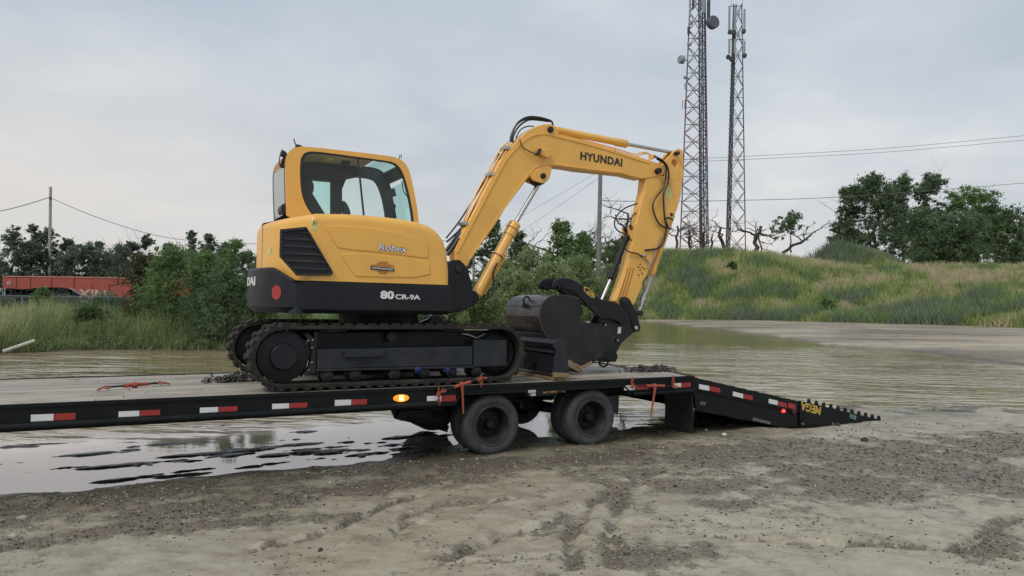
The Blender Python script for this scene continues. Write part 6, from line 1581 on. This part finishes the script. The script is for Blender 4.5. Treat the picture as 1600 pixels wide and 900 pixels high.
for xb, xt, rr in ((1137.5, 1148, .17), (1139.5, 1149.5, .1), (1135.5, 1146.5, .12)): member('cable_run', onpx(xb, 396, TD+5, B2), onpx(xt, 20, TD+5, B2), rr, MTDK, t2)
for i in range(44):
    y = 390-i*7; x = 1136+(390-y)*.0265; member('ladder_rung', onpx(x-3.4, y, TD+5, B2), onpx(x+1.5, y, TD+5, B2), .06, MGALV, t2)
for x in (1139.5, 1148, 1163):
    for y0, y1 in ((11, 47), (61, 84)): panel_ant(t2, B2, x, y0+(3 if x > 1150 else 0), y1, TD+4, .55)
for x, y in ((1140.5, 50), (1147, 52), (1162, 49), (1138, 89), (1143, 92), (1163.5, 87)): dish(t2, B2, x, y, TD+4, .62, .7, MTDK, R(-100))
member('strut', onpx(1138, 10, TD+5, B2), onpx(1160, 9, TD+5, B2), .1, MTDK, t2); member('strut', onpx(1138, 62, TD+5, B2), onpx(1163, 62, TD+5, B2), .1, MTDK, t2)
for x in (1142.5, 1160): member('whip_antenna', onpx(x, 10, TD+5, B2), onpx(x-.2, -6, TD+5, B2), .05, MTDK, t2)

# ================================================================== POLES AND WIRES
def pole(label, px, yb, yt, d, r, mat):
    b = AT(px[0], yb, d); t = AT(px[1], yt, d); root = thing('utility_pole', label, 'pole', b, frame=False)
    MB().tube([b, t], [r, r*.8], 10).build('shaft', mat, root, smooth=True); return root, t
pl1, tp1 = pole('tall wooden utility pole standing behind the red trailer', (77, 79), 462, 292, 118, .27, MPOLE)
for y in (310,):
    q = AT(78.6, y, 117.6)-Vector(pl1['_org']); o = MB().box(q-Vector((.1, .1, .2)), q+Vector((.1, .1, .25))).build('insulator', MTDK, None, org=Vector((0, 0, 0))); o.parent = pl1
pole('thick grey utility pole rising behind the boom end', (934, 938.3), 470, 262, 55, .20, MPOLE2)
pole('short thin post standing among the trees behind the boom cylinder', (740, 740.3), 440, 398, 57, .10, MPOLE2)
def wire(label, pts, d, r, group=None):
    P_ = [AT(x, y, dd) for (x, y), dd in zip(pts, d)]; Pc = catmull(P_, 10); org = P_[0]
    me = mesh_from([v-org for v in MB().tube(Pc, r, 4).v], MB().tube(Pc, r, 4).f); o = link('power_line', me, MWIRE); o.location = org; setp(o, label, 'wire', group); return o
wire('sagging overhead wire running from the wooden pole off the left edge', [(-60, 342), (0, 330), (40, 320), (78.6, 308)], [108, 112, 115, 118], .07)
wire('sagging overhead wire from the wooden pole down towards the excavator tail', [(78.6, 309), (150, 339), (240, 367), (320, 377.5), (420, 381), (700, 376)], [118, 118, 118, 119, 121, 130], .06)
wire('uppermost overhead wire passing behind both towers', [(1040, 250), (1110, 247), (1170, 244), (1380, 232), (1600, 212), (1700, 203)], [230]*6, .075)
wire('second overhead wire just below the uppermost one', [(1040, 254), (1110, 251.5), (1170, 249), (1380, 238), (1600, 219), (1700, 211)], [230]*6, .075)
wire('lower single overhead wire crossing in front of the right hand trees', [(938, 313), (990, 314.5), (1160, 313), (1330, 306.5), (1600, 286), (1700, 277)], [56, 58, 64, 72, 85, 90], .032)
for i, (a, b) in enumerate(((((690, 404), (938.3, 266))), ((700, 434), (938.2, 276)))):
    wire('faint slanting wire under the boom, %s one' % ('upper' if i == 0 else 'lower'), [a, ((a[0]+b[0])/2, (a[1]+b[1])/2+3), b], [100, 76, 55], .012)

# ================================================================== RED TRAILER, FENCE, PIPE ON THE LEFT
cd = 97.; cb = AT(4, 463, cd)
ct_ = thing('red_trailer', 'long faded red trailer body with arched lower edge and white 45', 'trailer', (cb.x, cb.y, cb.z), frame=False)
def CP(px, py, dd=0): return AT(px, py, cd+dd)
bd = [(4, 432), (40, 431), (100, 431.5), (200, 434), (300, 436), (300, 464), (131, 463.5), (120, 456), (108, 451), (95, 449), (75, 449), (50, 450.5), (35, 452), (18, 450.5), (4, 450)]
v = [CP(x, y) for x, y in bd]; n = len(v); off = Vector((0, 2.6, 0))
m = MB(); m.add(v+[q+off for q in v], [tuple(range(n)), tuple(range(2*n-1, n-1, -1))]+[(i, (i+1) % n, (i+1) % n+n, i+n) for i in range(n)]); m.build('trailer_body', MCONT, ct_)
def cstrip(name, a, b, t, mat, proud=.05):
    A, B = CP(*a), CP(*b); m = MB(); up = Vector((0, 0, t)); f = Vector((0, -proud, 0)); g = Vector((0, .02, 0))
    m.add([A+f, B+f, B+f+up, A+f+up, A-g*-1, B+g, B+g+up, A+g+up], [(0, 1, 2, 3), (4, 7, 6, 5), (0, 4, 5, 1), (3, 2, 6, 7), (0, 3, 7, 4), (1, 5, 6, 2)]); return m.build(name, mat, ct_)
cstrip('top_rail', (4, 432.5), (300, 436.5), .14, M('faded_pink_rail', (.42, .2, .16), .7), .08)
for x in (25, 47, 80, 115, 143, 170): cstrip('side_post', (x, 449 if x < 130 else 462), (x+1, 449 if x < 130 else 462), 1.5, M('dark_red_post', (.18, .04, .035), .7), .06)
cstrip('dark_skirt', (-6, 492), (62, 492), 2.3, MKT, -.95)
cstrip('arch_rim', (109, 451), (131, 463.5), .18, MANT, .1)
cstrip('chassis', (4, 468), (300, 468), .6, MTDK, -.6)
for x in (8, 22, 40, 62, 95, 112): cstrip('dark_underframe', (x, 462), (x+12, 462), 1.0, MKT, -.9)
for x, y in ((6, 458), (24, 457), (42, 458.5)): cstrip('white_bracket', (x, y), (x+8, y), .35, MANT, -.2)
MFADE = M('faded_white_lettering', (.45, .33, .30), .7, var=.3, scale=2)
def cl_letter(txt, x0, y0, x1, y1, hpx):
    co, fs = text_mesh(txt, .03); A = CP(x0, y0); B = CP(x1, y1); m = MB(); Hh_ = hpx/FOC*cd
    m.v = [A+(B-A)*c[0]+Vector((0, -.03-.02*(c[2]+1), c[1]*Hh_)) for c in co]; m.f = fs; m.build('trailer_lettering', MFADE, ct_)
cl_letter('45', 10.5, 446, 17.5, 446, 7.5); cl_letter('XIN', 122, 466, 166, 467.2, 14)
for px in (20, 60, 150, 210):
    q = CP(px, 470, -.1); o = MB().tube([q, q+Vector((0, .9, 0))], .5, 18).build('wheel', MTYRE, ct_, smooth=True)
# fence
fd = 33.; fb = AT(-100, 466, fd); fr = thing('chain_link_fence', 'low chain link fence with galvanised rail in front of the red trailer', 'fence', (fb.x, fb.y, fb.z-1.2), frame=False)
FZ = lambda px, py: AT(px, py, fd)
MB().tube([FZ(-300, 458), FZ(0, 462), FZ(190, 464.5)], .022, 6).build('top_rail', MGALV, fr)
for px in (-240, -100, 35, 170): a_ = FZ(px, 463+px*.012); MB().tube([a_-Vector((0, 0, 1.3)), a_+Vector((0, 0, .03))], .035, 8).build('fence_post', MGALV, fr)
m = MB(); a0, a1 = FZ(-240, 460), FZ(190, 464.5); n = 130
for k in range(n):
    t = k/n; p = a0.lerp(a1, t); q = a0.lerp(a1, min(1, t+.055))
    for s0, s1 in ((p, q-Vector((0, 0, 1.15))), (q, p-Vector((0, 0, 1.15)))): m.tube([s0, s1], .0022, 3, cap=False)
o = m.build('wire_mesh', MTDK, fr, fix=False); o['kind'] = 'stuff'
a = AT(9, 547.5, 24.6); b = AT(54, 532, 25.2)
pp = thing('plastic_pipe', 'white plastic pipe sticking out of the water at the left bank', 'pipe', (a.x, a.y, 0), frame=False)
MB().tube([a-(b-a)*.1, b], .055, 12).build('pipe_wall', MPIPE, pp, smooth=True)

# ================================================================== CHAINS AND BINDERS ON THE DECK
def link_mesh(r, w): 
    m = MB(); P_ = [(math.cos(a)*r*(1.0)+(.6*r if math.cos(a) > 0 else -.6*r), math.sin(a)*r*.8, 0) for a in [2*math.pi*(k+.5)/10 for k in range(10)]]; P_.append(P_[0]); m.tube(P_, w, 5, cap=False); return m
LM = link_mesh(.016, .006)
def chain(name, label, pts, parent=None, mat=None, pile=0, seed=0, box=None, cat='chain', scale=1.):
    """pts: trailer coordinates; links laid along, optionally a heap"""
    rnd = random.Random(seed); org = Vector(pts[0]); m = MB(); P_ = catmull(pts, 12); acc = 0; stp = .042*scale; k = 0
    for a, b in zip(P_, P_[1:]):
        L__ = (b-a).length; t = stp-acc
        while t <= L__:
            p = a.lerp(b, t/L__); d = (b-a).normalized(); rot = d.to_track_quat('X', 'Z').to_matrix() @ Matrix.Rotation(math.pi/2*(k % 2)+.4, 3, 'X')
            m.add([p+rot @ (v*scale) for v in LM.v], LM.f); k += 1; t += stp
        acc = (acc+L__) % stp
    for i in range(pile):
        c = Vector((rnd.gauss(0, 1)*box[0], rnd.gauss(0, 1)*box[1], abs(rnd.gauss(0, 1))*box[2])); mid = (Vector(pts[0])+Vector(pts[-1]))/2; mid.z = DZ+.01
        rot = Matrix.Rotation(rnd.random()*6, 3, 'Z') @ Matrix.Rotation(rnd.random()*3, 3, 'X') @ Matrix.Rotation(rnd.random()*3, 3, 'Y')
        m.add([mid+c+rot @ (v*scale) for v in LM.v], LM.f)
    if parent is not None: o = m.build(name, mat or MCHAIN, parent, fix=False); o['kind'] = 'stuff'; return o
    t = thing(name, label, cat, org); m.build('chain_links', mat or MCHAIN, t, fix=False)['kind'] = 'stuff'; return t
dz_ = DZ+.012
chain('chain', 'heap of steel chain lying on the deck left of the near track', [GT(336, 596, dz_), GT(350, 596, dz_), GT(372, 594, dz_), GT(400, 592, dz_)], pile=170, seed=1, box=(.13, .05, .03), scale=1.25)
chain('chain', 'long heap of steel chain on the deck behind the bucket', [GT(985, 577, dz_), GT(1000, 577, dz_), GT(1030, 578, dz_), GT(1052, 581, dz_)], pile=220, seed=2, box=(.2, .05, .03), scale=1.25)
h0 = S(947, 568, BM); 
hk = thing('tie_down_chain', 'taut chain from the hook under the bucket coupler to the deck rear', 'chain', h0)
ch_pts = [S(955, 571, BM), GT(985, 575.5, dz_)]; MB().tube([Vector(S(946, 562, BM))]+[Vector(S(x, y, BM)) for x, y in ((938, 563), (937, 570), (943, 573), (949, 570), (950, 566))], .018, 7).build('grab_hook', MKD, hk, smooth=True)
chain('chain_links', None, [S(930, 566, BM), S(960, 571, BM), GT(985, 576, DZ+.03)], parent=hk)
chain('chain_links', None, [GT(1052, 581, dz_), GT(1085, 588, dz_+.0)], parent=hk, scale=1.0)
# ratchet binder lying on the deck
def binder(label, a, b, lever=None, tilt=0, group='load binders'):
    a = Vector(a); b = Vector(b); d = (b-a); n = d.normalized(); t = thing('load_binder', label, 'load binder', a)
    MB().tube([a+d*.12, a+d*.36], .011, 8).build('screw', MKD, t, smooth=True); MB().tube([a+d*.70, a+d*.90], .011, 8).build('screw', MKD, t, smooth=True)
    MB().tube([a+d*.34, a+d*.5], .022, 10).build('barrel', MORANGE, t, smooth=True); MB().tube([a+d*.52, a+d*.72], .020, 10).build('barrel', MORANGE, t, smooth=True)
    c = a+d*.51; MB().tube([c-n*.022, c+n*.022], .036, 14).build('ratchet_head', MORANGE, t, smooth=True, bevel=.004)
    for p, s in ((a+d*.10, -1), (a+d*.92, 1)):
        q = [p+n*s*.03*math.cos(x)+Vector((0, 0, 1)).cross(n)*.026*math.sin(x)+Vector((0, 0, .01*math.sin(x))) for x in [2*math.pi*k/12 for k in range(13)]]; MB().tube(q, .009, 6).build('end_link', MORANGE, t, smooth=True)
        g = [p+n*s*.04, p+n*s*.075+Vector((0, -.01, -.012)), p+n*s*.10+Vector((0, -.03, -.016)), p+n*s*.08+Vector((0, -.05, -.012))]; MB().tube(catmull(g, 4), .011, 6).build('grab_hook', MORANGE, t, smooth=True)
    if lever:
        m = MB(); e = Vector(lever); m.tube([c+Vector((0, -.02, -.01)), c.lerp(e, .5)+Vector((0, -.012, 0)), e], [.02, .014, .011], 8); m.build('handle', MORANGE, t, smooth=True)
    return t
binder('orange red ratchet binder lying alone on the wooden deck', GT(156, 606, DZ+.03), GT(259, 597.5, DZ+.03))
w_ = -.045
b2 = binder('bright orange ratchet binder tightened at the deck edge, handle hanging before the wheel', S(686, 613, w_), S(754, 590, w_), S(724, 646, w_-.01))
b3 = binder('rusty brown binder hooked flat under the deck edge behind the rear wheel', S(984, 603, w_), S(1058, 603, w_), S(1017, 651, w_-.01))
for (x, y0, y1), pr in (((685.5, 607, 631), b2), ((752, 588, 603), b2), ((988, 590, 606), b3), ((1052, 588, 605), b3)):
    m = MB(); A = Vector(S(x, y0, w_)); B = Vector(S(x, y1, w_)); nn = max(3, int((A-B).length/.045))
    for k in range(nn):
        p = A.lerp(B, (k+.5)/nn); rot = Vector((0, 0, -1)).to_track_quat('X', 'Z').to_matrix() @ Matrix.Rotation(math.pi/2*(k % 2)+.4, 3, 'X'); m.add([p+rot @ (v*1.35) for v in LM.v], LM.f)
    m.build('chain_links', MORANGE, pr, fix=False)['kind'] = 'stuff'
# chain along the deck edge from the binder to the track
te = thing('tie_down_chain', 'thin chain running from the orange binder up to the track frame', 'chain', S(754, 590, .02)); chain('chain_links', None, [S(754, 590, w_), GT(775, 590, DZ+.02), S(770, 560, .5)], parent=te)

for o_ in list(bpy.data.objects):
    if '_org' in o_: del o_['_org']
